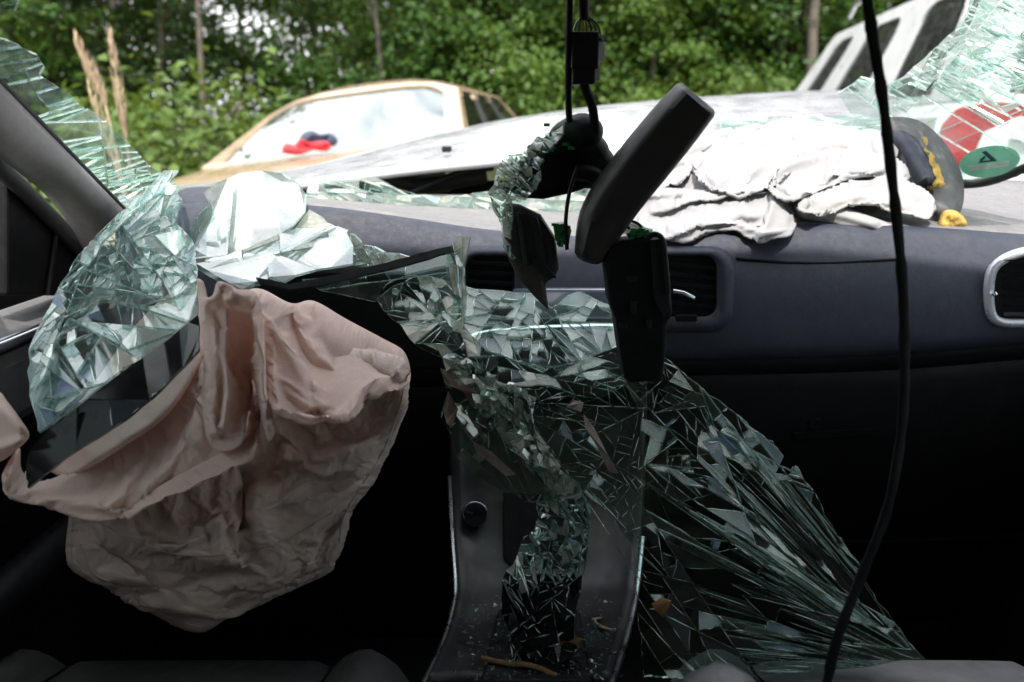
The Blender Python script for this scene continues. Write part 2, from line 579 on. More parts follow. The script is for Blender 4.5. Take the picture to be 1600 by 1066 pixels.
M['foam'] = pbr('yellow_foam', (.46, .30, .07), .9, var=.35, scale=60, bump=.8, bscale=220)
M['flap'] = pbr('flap_vinyl', (.10, .097, .095), .6, var=.15, scale=40, bump=.3, bscale=800)
M['green'] = pbr('green_board', (.012, .22, .045), .4, var=.4, scale=70, coat=.4)
M['red_cloth'] = pbr('red_cloth', (.50, .03, .04), .8, var=.3, scale=15)
M['navy_cloth'] = pbr('navy_cloth', (.05, .06, .10), .8, var=.3, scale=15)
M['sticker'] = pbr('green_sticker', (.38, .68, .54), .5, var=.1, scale=40, trans=.5)
M['sticker_mark'] = pbr('sticker_print', (.02, .05, .08), .5)
M['sticker_pale'] = pbr('sticker_band', (.85, .92, .85), .5, var=.2, scale=90, trans=.5)
M['dry_leaf'] = pbr('dry_leaf', (.24, .125, .05), .8, var=.4, scale=40)
M['glass'] = glass('windscreen_glass', (.82, .92, .88), .04, f0=.08)
M['glass_clear'] = glass('windscreen_clear', (.86, .91, .89), .06, scale=14, f0=.07)
M['glass_white'] = glass('windscreen_dust_and_shine', (.80, .88, .85), .34, dustcol=(.82, .82, .80), scale=12, f0=.30)  # white dust film and strong mirror also stand in for sky shine
M['glass_mid'] = glass('windscreen_smeared', (.76, .89, .84), .07, dustcol=(.50, .49, .44), scale=30, f0=.08)
M['glass_sky_tint'] = glass('windscreen_sky_tint', (.80, .90, .91), .04, dustcol=(.50, .49, .45), scale=24, f0=.11)  # blue in the tint stands in for sky mirrored by the sheet
M['glass_dark'] = glass('windscreen_shaded', (.74, .86, .81), .05, dustcol=(.40, .35, .27), scale=16, f0=.045, cover=(.50, .80))
M['glass_blackish'] = glass('windscreen_blackish', (.08, .085, .09), .5, dustcol=(.06, .063, .063), f0=.02, rough=.12, scale=8)  # near-black glass under an even dark grey film
M['glass_crushed'] = glass('windscreen_crushed', (.68, .80, .74), .78, dustcol=(.80, .78, .68), scale=40, f0=.10)
M['edge'] = edge_mat('glass_edge', (.66, .80, .74), .45, .4)
M['edge_dark'] = edge_mat('glass_edge_dark', (.04, .06, .055), .2, .25)
M['edge_dirty'] = edge_mat('glass_edge_dirty', (.46, .46, .38), .35, .35)
M['glint'] = pbr('crack_glint', (.70, .82, .78), .18, metal=.6, var=.15, scale=60)
M['seam'] = pbr('seam_thread', (.50, .40, .35), .8)
M['film'] = pbr('torn_film', (.26, .21, .165), .5, var=.35, scale=50, trans=.3)


# ------------------------------------------------------------------ the ground
def ground_z(x, y):
    t = min(max((y - 2.2) / 1.6, 0), 1); t = t * t * (3 - 2 * t)
    xx = 9 * math.tanh((x + .9) / 9)
    return 0.11 * xx * t


g = MB()
xs = sorted(set([-400, -150, -60, -30] + [i * 1.0 for i in range(-20, 21)] + [30, 60, 150, 400]))
ys = sorted(set([-400, -100, -30, -10, -4] + [i * .8 for i in range(0, 40)] + [45, 70, 150, 300, 600]))
g.grid([[(x, y, ground_z(x, y)) for x in xs] for y in ys])
tag(g.build('ground', M['grass_ground'], smooth=True), kind='structure')

gr = MB()
for i in range(9000):
    y = RND.uniform(2.2, 11); x = RND.uniform(-.62, .62) * y
    z = ground_z(x, y); h = RND.uniform(.06, .22); a = RND.uniform(0, 6.28); w = .006
    dx, dy = math.cos(a) * w, math.sin(a) * w; lx, ly = RND.uniform(-.06, .06), RND.uniform(-.06, .06)
    gr.poly([(x - dx, y - dy, z - .01), (x + dx, y + dy, z - .01), (x + lx, y + ly, z + h)])
tag(gr.build('grass', M['grass']), kind='stuff')


# ------------------------------------------------------------------ trees
def leaf_mesh(name, centres, normals, size, mat, rnd):
    """many small folded leaves as one mesh"""
    n = len(centres)
    d = rnd.normal(size=(n, 3)); d -= (d * normals).sum(1, keepdims=True) * normals
    d /= np.linalg.norm(d, axis=1, keepdims=True) + 1e-9
    s = np.cross(normals, d)
    L = size * rnd.uniform(.7, 1.3, (n, 1))
    base = centres - d * L * .5; tip = centres + d * L * .5 - normals * L * .12
    lf = centres + s * L * .34 + normals * L * .10; rt = centres - s * L * .34 + normals * L * .10
    v = np.stack([base, lf, tip, rt], 1).reshape(-1, 3)
    me = bpy.data.meshes.new(name)
    me.vertices.add(len(v)); me.vertices.foreach_set('co', v.ravel())
    f = (np.arange(n)[:, None] * 4 + np.array([[0, 2, 1, 0, 3, 2]])).reshape(-1)
    me.loops.add(len(f)); me.loops.foreach_set('vertex_index', f)
    me.polygons.add(2 * n); me.polygons.foreach_set('loop_start', np.arange(2 * n) * 3); me.polygons.foreach_set('loop_total', [3] * (2 * n))
    me.materials.append(mat)
    me.update(calc_edges=True); me.validate()
    return me


def make_tree(h, rx, z0, clumps, per, size, mat, seed, trunk_r=.09, stems=1):
    """meshes of one tree: crown of leaf clumps, trunk with limbs"""
    r = np.random.RandomState(seed)
    tips = []
    while len(tips) < clumps:
        u = r.uniform(-1, 1, 3)
        zz = (u[2] + 1) / 2
        wid = (0.55 + .9 * math.sin(math.pi * min(1, zz * .85 + .12))) / 1.45
        rr = math.hypot(u[0], u[1])
        if rr > wid or rr < wid * .25 * r.uniform(): continue
        tips.append(np.array([u[0] * rx, u[1] * rx, z0 + zz * (h - z0)]))
    cen = []; nor = []
    for tp in tips:
        k = int(per * r.uniform(.5, 1.5)); sp = r.uniform(.18, .40)
        q = r.normal(size=(k, 3)) * np.array([sp, sp, sp * .45])
        q[:, 2] -= .22 * (q[:, 0] ** 2 + q[:, 1] ** 2)
        c = tp + q
        out = c * np.array([1, 1, 0]); out /= np.linalg.norm(out, axis=1, keepdims=True) + .2
        nn = r.normal(size=(k, 3)) * .45 + np.array([0, 0, .8]) + out * .55
        nn /= np.linalg.norm(nn, axis=1, keepdims=True)
        cen.append(c); nor.append(nn)
    lm = leaf_mesh('crown', np.concatenate(cen), np.concatenate(nor), size, mat, r)
    tb = MB()
    for s in range(stems):
        bx, by = (0, 0) if stems == 1 else (r.uniform(-.4, .4), r.uniform(-.4, .4))
        lean = (r.uniform(-.5, .5), r.uniform(-.4, .4))
        pts = [(bx + lean[0] * t + .08 * math.sin(5 * t + s), by + lean[1] * t, t * h * .9 - .15) for t in (0, .15, .3, .45, .6, .8, 1.)]
        tb.tube(pts, [trunk_r * (1.15 - .95 * t) for t in (0, .15, .3, .45, .6, .8, 1.)], 7)
        for k in range(9):
            b = tips[r.randint(len(tips))]; t = min(max((b[2] - .9) / (h * .9), .12), .9)
            p = Vector((bx + lean[0] * t, by + lean[1] * t, t * h * .9 - .15)); e = Vector(b)
            tb.tube([p, p.lerp(e, .5) + Vector((0, 0, .15)), e], [trunk_r * .35, trunk_r * .22, .008], 5)
    return lm, tb


def plant_tree(x, y, lm, tb_me, mat, label, cat='tree', name='tree', rz=0., sc=1., group='trees along the edge of the wood'):
    root = thing(name, label, cat, (x, y, ground_z(x, y)), group)
    root.rotation_euler = (0, 0, rz); root.scale = (sc, sc, sc)
    c = bpy.data.objects.new('crown', lm); S.collection.objects.link(c); c.parent = root
    t = bpy.data.objects.new('trunk', tb_me); S.collection.objects.link(t); t.parent = root
    return root


def trunk_mesh(tb, mat):
    me = bpy.data.meshes.new('trunk'); me.from_pydata(tb.v, [], tb.f); me.materials.append(mat)
    me.polygons.foreach_set('use_smooth', [True] * len(tb.f)); me.update()
    return me


protos = {}
for key, args in {'hazel': dict(h=5.6, rx=1.75, z0=.25, clumps=95, per=150, size=.105, mat=M['leaf'], seed=3, trunk_r=.05, stems=4),
                  'lime': dict(h=7.5, rx=2.0, z0=.5, clumps=105, per=140, size=.105, mat=M['leaf_lite'], seed=8, trunk_r=.09),
                  'oak': dict(h=9.5, rx=2.3, z0=.9, clumps=110, per=130, size=.115, mat=M['leaf_dark'], seed=15, trunk_r=.14),
                  'pole': dict(h=6.2, rx=1.1, z0=4.0, clumps=22, per=90, size=.11, mat=M['leaf_dark'], seed=44, trunk_r=.05),
                  'birch': dict(h=8.5, rx=1.7, z0=1.2, clumps=46, per=80, size=.09, mat=M['leaf'], seed=21, trunk_r=.055)}.items():
    lm, tb = make_tree(**args)
    protos[key] = (lm, trunk_mesh(tb, M['bark']))

TREES = [  # px, distance, kind, turn, size, label
    (-40, 10.5, 'hazel', .4, 1.0, 'mid green tree at the left frame edge beside the windscreen pillar'),
    (130, 13.0, 'oak', 1.3, .9, 'dark tree behind the two dry grass stalks'),
    (265, 12.0, 'oak', 3.9, .62, 'small dark leafy tree above the pale green bush'),
    (400, 14.5, 'birch', 2.2, 1.0, 'thin leaved tree with sky showing through, above the beige car windscreen'),
    (505, 12.8, 'hazel', 4.4, .85, 'mid green tree behind the left half of the beige car roof'),
    (612, 14.6, 'birch', .7, 1.05, 'tree with a thin pale trunk behind the beige car roof'),
    (690, 11.6, 'hazel', 2.9, .86, 'bright tree behind the right end of the beige car roof'),
    (800, 11.0, 'lime', 5.2, .62, 'light green tree left of the hanging connector'),
    (905, 12.2, 'hazel', 1.9, .92, 'leafy tree directly behind the hanging connector'),
    (1010, 11.4, 'lime', 3.3, .60, 'light green tree above the tip of the hanging mirror'),
    (1110, 12.5, 'hazel', 5.6, .95, 'dense green tree right of the hanging mirror'),
    (1215, 11.8, 'hazel', .1, .80, 'low leafy tree beside the windscreen of the silver estate car'),
    (1320, 14.0, 'oak', 2.6, .95, 'dark tree behind the roof of the silver estate car'),
    (1450, 13.0, 'hazel', 4.9, 1.0, 'tree behind the crazed glass at the upper right'),
    (604, 10.2, 'pole', .9, .8, 'slim bare trunk standing before the leaves, above the right half of the beige car roof'),
    (1262, 10.6, 'pole', 2.9, 1.3, 'dark bare trunk just left of the silver estate car windscreen'),
    (1238, 11.4, 'pole', 4.1, 1.0, 'thin bare trunk left of the dark trunk by the silver estate car'),
    (322, 10.8, 'pole', 5.2, 1.0, 'bare trunk right of the dry seed heads, above the pale bush'),
    (60, 11.5, 'pole', 1.2, 1.1, 'bare trunk near the upper left frame corner'),
    (1620, 12.0, 'oak', .9, .9, 'tree at the right frame edge behind the crazed glass'),
]
for px, y, k, rz, sc, lb in TREES:
    plant_tree((px - 800) / F * y, y, *protos[k], None, lb, rz=rz, sc=sc)
BACK = [(-8.2, 20.5, 'hazel', 2.0, 1.3), (-11.5, 20, 'oak', 2.0, 1.1), (-9.6, 18.5, 'oak', 0.2, 1.0), (-7.9, 17.5, 'oak', 3.2, .95), (-3.1, 17.5, 'oak', 2.2, 1.05), (-1.2, 19, 'hazel', 3.1, 1.3), (1.0, 17, 'oak', 4.2, 1.0),
        (2.9, 18.5, 'hazel', 5.0, 1.35), (4.7, 17, 'oak', .6, 1.0), (6.6, 18, 'hazel', 1.7, 1.3), (8.6, 17, 'oak', 2.8, 1.05), (10.6, 16, 'hazel', 3.5, 1.2), (-10.5, 16, 'hazel', 3.5, 1.2),
        (0, 21.5, 'lime', 1.4, 1.15), (4, 22, 'lime', 2.9, 1.15), (8, 21.5, 'oak', 1.1, 1.1), (-4.9, 23.5, 'oak', 5.1, .8)]
for x, y, k, rz, sc in BACK:
    plant_tree(x, y, *protos[k], None, 'tree of the dark row deeper in the wood, mostly hidden by the front trees', rz=rz, sc=sc, group='dark trees deeper in the wood')
# low growth in front of the wood
lm, tb = make_tree(h=1.5, rx=.75, z0=.15, clumps=46, per=70, size=.075, mat=M['leaf_bush'], seed=33, trunk_r=.02, stems=5)
bush = (lm, trunk_mesh(tb, M['bark']))
for px, y, rz, sc, lb in ((305, 6.2, .3, 1.15, 'pale green bush between the windscreen pillar and the beige car'),
                          (225, 7.0, 2.3, 1.1, 'pale green bush left of the beige car, behind the dry stalks'),
                          (1010, 9.8, 1.3, .95, 'low bush at the foot of the wood right of the hanging connector'),
                          (1150, 9.6, 4.3, .95, 'low bush at the foot of the wood left of the silver estate car'),
                          (850, 9.9, 5.3, .9, 'low bush behind the bonnet left of the hanging cables')):
    plant_tree((px - 800) / F * y, y, *bush, None, lb, 'bush', 'bush', rz, sc, 'bushes in front of the wood')


def stalk(base, mid, tip, label, n=150):
    b = P(*base); m_ = P(*mid); e = P(*tip)
    root = thing('dry_grass_stalk', label, 'dry grass', (b.x, b.y, b.z), 'dry grass stalks')
    s = MB(); s.tube([b, m_, e], [.005, .004, .002], 6); s.build('stem', M['straw'], root, True)
    h = MB()
    for i in range(n):
        t = RND.uniform(0, 1) ** 1.1
        p = m_.lerp(e, t); w = .013 * math.sin(math.pi * min(1, t * .9 + .08)) + .004
        a = RND.uniform(0, 6.28); q = p + Vector((math.cos(a) * w, math.sin(a) * w, RND.uniform(.0, .03)))
        d = (q - p) * .4 + Vector((0, 0, .015)); s2 = Vector((-math.sin(a), math.cos(a), 0)) * .004
        h.poly([q - d, q + s2, q + d, q - s2])
    h.build('seed_head', M['straw'], root)


stalk((205, 340, 3.0), (165, 165, 3.0), (118, 65, 3.0), 'left of the two tall dry seed heads, bent to the left')
stalk((215, 340, 3.1), (196, 215, 3.1), (172, 58, 3.1), 'right of the two tall dry seed heads, upright')
stalk((205, 340, 2.8), (178, 250, 2.8), (140, 142, 2.8), 'short dry seed head low between the two tall ones', 60)


# ------------------------------------------------------------------ parked cars
def car(name, label, loc, rot, paint, length=4.4, wb=.74, wt=.55, zb=.95, zr=1.45, ybl=(-.75, 1.55), yrf=(-.05, 1.15), hood_z=.80, boot=True, pale=None, screen=None, rails=False, mid_mat=None, side=None, pw=.055, sash=.93, mirrors=True):
    """a parked car; its nose points to local -y"""
    root = thing(name, label, 'car', loc)
    root.rotation_euler = rot
    R0 = root; mid_mat = mid_mat or paint; side = side or M['car_glass']

    def bld(mb, nm, mat, par=None, **k):
        vs = []
        for v_ in mb.v:
            x, y, z = v_
            if k.get('bow'):
                t = min(max((z - zb) / (zr - zb), 0), 1.1); w = wb + (wt - wb) * t
                z -= .075 * min(1.05, abs(x) / w) ** 4 * t * t
            vs.append((x, y, z))
        me = bpy.data.meshes.new(nm); me.from_pydata(vs, [], mb.f)
        me.materials.append(mat); me.polygons.foreach_set('use_smooth', [True] * len(mb.f)); me.set_sharp_from_angle(angle=rad(k.get('angle', 40))); me.update()
        o = bpy.data.objects.new(nm, me); S.collection.objects.link(o); o.parent = par or R0
        if k.get('bevel'):
            q = o.modifiers.new('bev', 'BEVEL'); q.width = k['bevel']; q.segments = 2; q.limit_method = 'ANGLE'
        return o
    L = length / 2; hw = wb + .12
    # lower body: sections along the length
    body = MB()
    secs = [(-L, .62, .30, .62, .66), (-L + .12, .78, .25, .68, .72), (-L + .5, .84, .22, .74, hood_z), (-1.0, hw, .22, .82, hood_z + .10), (ybl[0] - .02, hw, .2, .88, zb),
            (0, hw, .2, .9, zb), (1.2, hw, .2, .9, zb), (ybl[1], hw, .22, .9, zb), (L - .12, .80, .28, .88, zb - .02 if boot else zb), (L, .72, .32, .82, zb - .06)]
    rows = []
    for y, w, z0, zs, zc in secs:
        prof = [(-w * .9, z0), (-w, z0 + .12), (-w, (z0 + zs) / 2), (-w * .985, zs), (-w * .90, zc - .015), (-w * .6, zc + .012), (0, zc + .02), (w * .6, zc + .012), (w * .90, zc - .015), (w * .985, zs), (w, (z0 + zs) / 2), (w, z0 + .12), (w * .9, z0)]
        rows.append([(x, y, z) for x, z in prof])
    body.grid(rows); body.poly(rows[0]); body.poly(rows[-1][::-1]); body.poly([rows[i][0] for i in range(len(rows))] + [rows[i][-1] for i in range(len(rows) - 1, -1, -1)])
    bld(body, 'body', paint)
    # greenhouse
    A = {'fl': Vector((-wb, ybl[0], zb)), 'fr': Vector((wb, ybl[0], zb)), 'rl': Vector((-wb, ybl[1], zb)), 'rr': Vector((wb, ybl[1], zb)),
         'tfl': Vector((-wt, yrf[0], zr)), 'tfr': Vector((wt, yrf[0], zr)), 'trl': Vector((-wt, yrf[1], zr)), 'trr': Vector((wt, yrf[1], zr))}
    roof = MB(); rws = []
    for j in range(9):
        t = j / 8; rw = []
        for i in range(9):
            s = i / 8
            p = A['tfl'].lerp(A['tfr'], s).lerp(A['trl'].lerp(A['trr'], s), t)
            p = p + Vector((0, 0, .05 * (1 - (2 * s - 1) ** 2) * (1 - abs(2 * t - 1) ** 5)))
            rw.append(p)
        rws.append(rw)
    roof.grid(rws); roof.poly([A['tfl'] - Vector((0, 0, .02)), A['tfr'] - Vector((0, 0, .02)), A['trr'] - Vector((0, 0, .02)), A['trl'] - Vector((0, 0, .02))])
    bld(roof, 'roof', paint, bow=1)

    def face(bl, br, tr, tl, cuts, mat, ins, pillar=.05, nm='side_window'):
        n = (br - bl).cross(tl - bl).normalized()

        def q(s, t): return bl.lerp(br, s).lerp(tl.lerp(tr, s), t)
        fr = MB()

        def bar(s0, t0, s1, t1, m=None, k=None):
            m = m or fr; k = k or (8 if s1 - s0 > .3 else 1)
            lo = [q(s0 + (s1 - s0) * i / k, t0) for i in range(k + 1)]; hi = [q(s0 + (s1 - s0) * i / k, t1) for i in range(k + 1)]
            d = -n * .045
            m.grid([[p_ + d for p_ in lo], lo, hi, [p_ + d for p_ in hi]])
            m.poly([lo[0], hi[0], hi[0] + d, lo[0] + d]); m.poly([lo[-1], lo[-1] + d, hi[-1] + d, hi[-1]])
        bar(0, 0, 1, .05); bar(0, sash, 1, 1)
        ed = [0] + cuts + [1]
        for c in [pillar / 2, 1 - pillar / 2]: bar(c - pillar / 2, .05, c + pillar / 2, sash)
        ss0 = [0] + cuts; ss1 = cuts + [1]
        for a, b in zip(ss0, ss1):
            p0 = a + pillar / (1 if a == 0 else 2); p1 = b - pillar / (1 if b == 1 else 2); rs = min(.12, (p1 - p0) * .22)
            for c_, sg in ((p0, 1), (p1, -1)):
                arc = [(c_ + sg * rs * (1 - math.sin(u_ * .314)), sash - .16 * (1 - math.cos(u_ * .314))) for u_ in range(6)]
                fr.prism([q(c_ - sg * .002, sash + .005)] + [q(*k_) for k_ in arc], -n * .042)
        bld(fr, 'pillar_frame', paint, bow=1)
        for c in cuts:
            pb_ = MB(); bar(c - pillar / 2, .05, c + pillar / 2, sash, pb_); bld(pb_, 'door_pillar', mid_mat, bow=1)
        for a, b in zip(ed[:-1], ed[1:]):
            pn = MB(); s0 = a + pillar / (1 if a == 0 else 2); s1 = b - pillar / (1 if b == 1 else 2)
            for tt_ in (.012, .017):
                pn.grid([[q(s0 + (s1 - s0) * i / 8, t_) - n * tt_ for i in range(9)] for t_ in (.05, .35, .65, sash)])
            bld(pn, nm, mat, bow=1)
    face(A['fl'], A['fr'], A['tfr'], A['tfl'], [], screen or M['car_glass'], 0, .07, 'windscreen')
    face(A['rr'], A['rl'], A['trl'], A['trr'], [], M['car_glass'], 0, .08, 'rear_window')
    face(A['rl'], A['fl'], A['tfl'], A['trl'], [.36, .68], side, 0, pw)
    face(A['fr'], A['rr'], A['trr'], A['tfr'], [.32, .64], side, 0, pw)
    ins = MB(); ins.prism([(-wb + .06, ybl[0] + .1, zb - .01), (wb - .06, ybl[0] + .1, zb - .01), (wb - .06, ybl[0] + .85, zb - .05), (-wb + .06, ybl[0] + .85, zb - .05)], (0, 0, .03))
    bld(ins, 'dash_panel', pale or M['inside'])
    for sx in (-.36, .36):
        st = MB(); st.prism([(sx - .24, .55, zb - .1), (sx + .24, .55, zb - .1), (sx + .22, .70, zr - .32), (sx - .22, .70, zr - .32)], (0, .12, 0))
        st.prism([(sx - .12, .68, zr - .30), (sx + .12, .68, zr - .30), (sx + .11, .72, zr - .14), (sx - .11, .72, zr - .14)], (0, .08, 0))
        bld(st, 'seat_back', M['inside'], bevel=.03)
    for sx in (-1, 1):
        for sy in (-L + .82, L - .85):
            ty = MB(); n = 24
            ring = [(math.cos(2 * math.pi * k / n), math.sin(2 * math.pi * k / n)) for k in range(n)]
            ty.grid([[(sx * w, sy + r * c, .31 + r * s) for c, s in ring] for w, r in ((hw - .19, .2), (hw - .19, .29), (hw - .16, .31), (hw - .02, .31), (hw + .01, .29), (hw + .01, .2))], close=True)
            w_ = bld(ty, 'wheel', M['rubber'])
            rm = MB(); rm.poly([(sx * (hw + .0), sy + .2 * c, .31 + .2 * s) for c, s in ring])
            for k in range(5):
                a = k * 1.2566; rm.prism([(sx * (hw + .005), sy + .04 * math.cos(a + 1.2), .31 + .04 * math.sin(a + 1.2)), (sx * (hw + .005), sy + .19 * math.cos(a + .15), .31 + .19 * math.sin(a + .15)), (sx * (hw + .005), sy + .19 * math.cos(a - .15), .31 + .19 * math.sin(a - .15)), (sx * (hw + .005), sy + .04 * math.cos(a - 1.2), .31 + .04 * math.sin(a - 1.2))], (sx * .012, 0, 0))
            bld(rm, 'rim', M['rim'], w_)
        hl = MB(); hl.prism([(sx * .52, -L + .02, .60), (sx * .76, -L + .10, .62), (sx * .78, -L + .14, .72), (sx * .54, -L + .08, .70)], (0, -.03, .0)); bld(hl, 'headlight', M['lamp'], bevel=.01)
        tl = MB(); tl.prism([(sx * xx_, L - .03 - .19 * max(0, (xx_ - .45) / .4) ** 2, zz_) for xx_, zz_ in ((.42, .80), (.46, .745), (.56, .725), (.70, .72), (.80, .735), (.845, .79), (.85, .87), (.82, .935), (.74, .965), (.62, .965), (.52, .94), (.45, .88))], (sx * .035, .06, 0)); t_ = bld(tl, 'tail_light', M['red_lamp'], bevel=.012)
        wl = MB(); wl.prism([(sx * .52, L + .032, .845), (sx * .70, L + .012, .84), (sx * .71, L + .008, .87), (sx * .53, L + .03, .873)], (0, .012, 0)); bld(wl, 'indicator_lens', M['lamp'], t_)
        if mirrors:
            mi = MB(); mi.box((sx * (hw + .07), ybl[0] + .35, zb + .07), (.17, .09, .12)); bld(mi, 'wing_mirror', paint, bevel=.025)
        if rails:
            rl = MB(); rl.tube([(sx * (wt - .03), yrf[0] + .15, zr + .02), (sx * (wt - .03), yrf[0] + .25, zr + .085), (sx * (wt - .03), yrf[1] - .1, zr + .085), (sx * (wt - .03), yrf[1], zr + .02)], .016, 8); bld(rl, 'roof_rail', M['rim'])
    pl = MB(); pl.box((0, L + .005, .62), (.5, .02, .11)); bld(pl, 'plate_panel', M['inside_pale'])
    gl = MB()
    for k in range(4): gl.box((0, -L - .005, .47 + .05 * k), (.7 - .04 * k, .03, .028))
    bld(gl, 'grille', M['black'])
    return root


bx, by = -.80, 4.9
car('parked_car', 'beige car parked outside, cloud filled windscreen facing the wreck', (bx + .02, by + .75, ground_z(bx, by) + .03), (0, rad(-6.4), rad(-11)), M['gold'],
    wb=.80, wt=.62, zb=1.06, zr=1.46, screen=M['screen_glass'], pale=M['inside_pale'], hood_z=.93, mid_mat=M['rubber'], side=M['dimming'], mirrors=False)
car('parked_estate_car', 'silver estate car with roof rails parked outside at the right, tail lamp towards us', (2.60, 5.35, ground_z(2.2, 5) - .06), (0, rad(-6.0), rad(174)), M['silver_dull'],
    length=4.7, wb=.78, wt=.63, zb=.98, zr=1.62, ybl=(-1.55, 2.15), yrf=(-.75, 1.85), boot=False, rails=True, side=M['dark_glass'], pw=.12, sash=.86)
# clothes lying on the beige car's shelf
def heap(name, label, parts, root_at):
    root = thing(name, label, 'clothes', root_at)
    for nm, contour, Y, mat, sd in parts:
        relief(nm, [(x, y - 4) for x, y in contour], [(contour[0][0], contour[0][1], Y)], [], mat, root, step=2, rim=5, thick=.04, crump=(.16, 13, sd), back=.02, smooth_k=2)
heap('jacket', 'crumpled red and navy jacket behind the beige car windscreen', [
    ('red_cloth', [(440, 242), (446, 228), (460, 231), (470, 220), (484, 227), (506, 224), (518, 232), (510, 241), (490, 239), (470, 246), (452, 245)], 4.68, M['red_cloth'], 4),
    ('navy_cloth', [(466, 229), (473, 213), (488, 208), (500, 214), (516, 212), (528, 223), (522, 233), (505, 230), (488, 234)], 4.74, M['navy_cloth'], 9)], P(480, 245, 4.7))


# ------------------------------------------------------------------ the wrecked car: shell
def struct(mb, name, mat, **k):
    return tag(mb.build(name, mat, **k), kind='structure')


fl = MB(); fl.box((.08, -.12, .26), (1.80, 3.8, .06)); struct(fl, 'floor', M['carpet'])
fw = MB(); fw.box((.08, 1.76, .60), (1.80, .05, .66)); struct(fw, 'bulkhead_wall', M['black_deep'])
rf = MB(); rf.grid([[(.08 + x, y, 1.47 - .10 * (x / .62) ** 4 * (1 if abs(x) < .63 else .75) - .05 * max(0, (y - .3) / .45) ** 2) for x in (-.73, -.62, -.5, -.3, 0, .3, .5, .62, .76)] for y in (-1.6, -1.0, -.4, 0, .3, .55, .75, .88)])
struct(rf, 'roof', M['headliner'], smooth=True, solid=.05, off=1)  # front edge and sides drawn out to keep sun out of the cabin
for sx in (-.79, .95):
    w = MB(); w.box((sx, -.13, .62), (.06, 3.7, .70)); struct(w, 'side_wall', M['black_deep'])
    i = .15 if sx < 0 else -.15
    for y0, y1, y2, y3 in ((-.36, -.16, -.22, -.36), (-2.0, -1.35, -1.15, -1.7)):
        q = MB(); q.prism([(sx, y0, .972), (sx, y1, .972), (sx + i, y2, 1.41), (sx + i, y3, 1.41)], (.04, 0, 0)); struct(q, 'pillar_column', M['headliner'])
    q = MB(); q.prism([(sx + .01, -1.35, .972), (sx + .01, -.36, .972), (sx + i, -.36, 1.41), (sx + i, -1.15, 1.41)], (.006, 0, 0)); struct(q, 'rear_side_window', M['dimming'])
for cx, lb in ((-.26, 'unseen driver side visor added for shade under the front edge of the roof'), (.42, 'unseen passenger side visor added for shade under the front edge of the roof')):
    vz = MB(); vz.prism([(cx - .2, .62, 1.36), (cx + .2, .62, 1.36), (cx + .2, .86, 1.375), (cx - .2, .86, 1.375)], (0, 0, .018)); tag(vz.build('unseen_shade_visor', M['headliner'], bevel=.006), lb, 'added shade')  # unseen visors added to keep sun off the fascia and cabin
rw = MB(); rw.box((.08, -1.98, .66), (1.7, .06, .78)); struct(rw, 'rear_wall', M['black_deep'])
q = MB(); q.prism([(-.62, -1.98, 1.055), (.78, -1.98, 1.055), (.62, -1.62, 1.42), (-.46, -1.62, 1.42)], (0, .006, 0)); struct(q, 'rear_window', M['dimming'])
rb = MB(); rb.box((.08, -1.25, .52), (1.5, .5, .18)); rb.prism([(-.66, -1.45, .60), (.82, -1.45, .60), (.80, -1.62, 1.12), (-.64, -1.62, 1.12)], (0, -.14, 0))
tag(rb.build('rear_bench_wall', M['leather'], bevel=.03), kind='structure')

# ------------------------------------------------------------------ bonnet of the wreck
bon = thing('bonnet', 'buckled silver bonnet bent up in front of the windscreen opening', 'bonnet', (.1, 2.2, .8))
bm = MB()
near = [(250, 300, 1.72), (380, 292, 1.72), (470, 284, 1.72), (620, 263, 1.72), (773, 247, 1.72), (940, 232, 1.72), (1100, 222, 1.70), (1300, 220, 1.66), (1390, 228, 1.63), (1450, 262, 1.60)]
mid = [(250, 296, 1.95), (370, 284, 1.95), (475, 268, 1.95), (610, 244, 1.95), (770, 216, 1.97), (935, 192, 2.0), (1100, 178, 2.0), (1310, 172, 2.0), (1400, 186, 1.97), (1452, 232, 1.95)]
far = [(250, 294, 2.2), (360, 281, 2.2), (470, 262, 2.2), (600, 230, 2.25), (765, 191, 2.3), (930, 166, 2.35), (1100, 151, 2.4), (1310, 141, 2.4), (1395, 158, 2.37), (1446, 205, 2.34)]
fars = [(x + (800 - x) * .02, y + 22, d + .3) for x, y, d in far]
drop = [(x + (800 - x) * .05, y + 95, d + .6) for x, y, d in far]
bm.grid(pxgrid([near, mid, far, fars, drop], 3, 4))
bm.build('panel', M['silver'], bon, True, solid=.012)
lip = MB()
e0 = [P(*p) for p in catmull(near, 3)]
lip.grid([[p + Vector((0, .001, -.001)) for p in e0], [p + Vector((0, .004, -.014)) for p in e0], [p + Vector((0, .03, -.016)) for p in e0]])
lip.build('folded_edge', M['silver_dull'], bon, True, solid=.003)
nz = MB(); c = P(698, 238, 1.80); nz.prism([c + Vector((math.cos(k * .785) * .011, math.sin(k * .785) * .012, 0)) for k in range(8)], (0, .0, .012)); nz.build('washer_jet', M['black'], bon, bevel=.003)
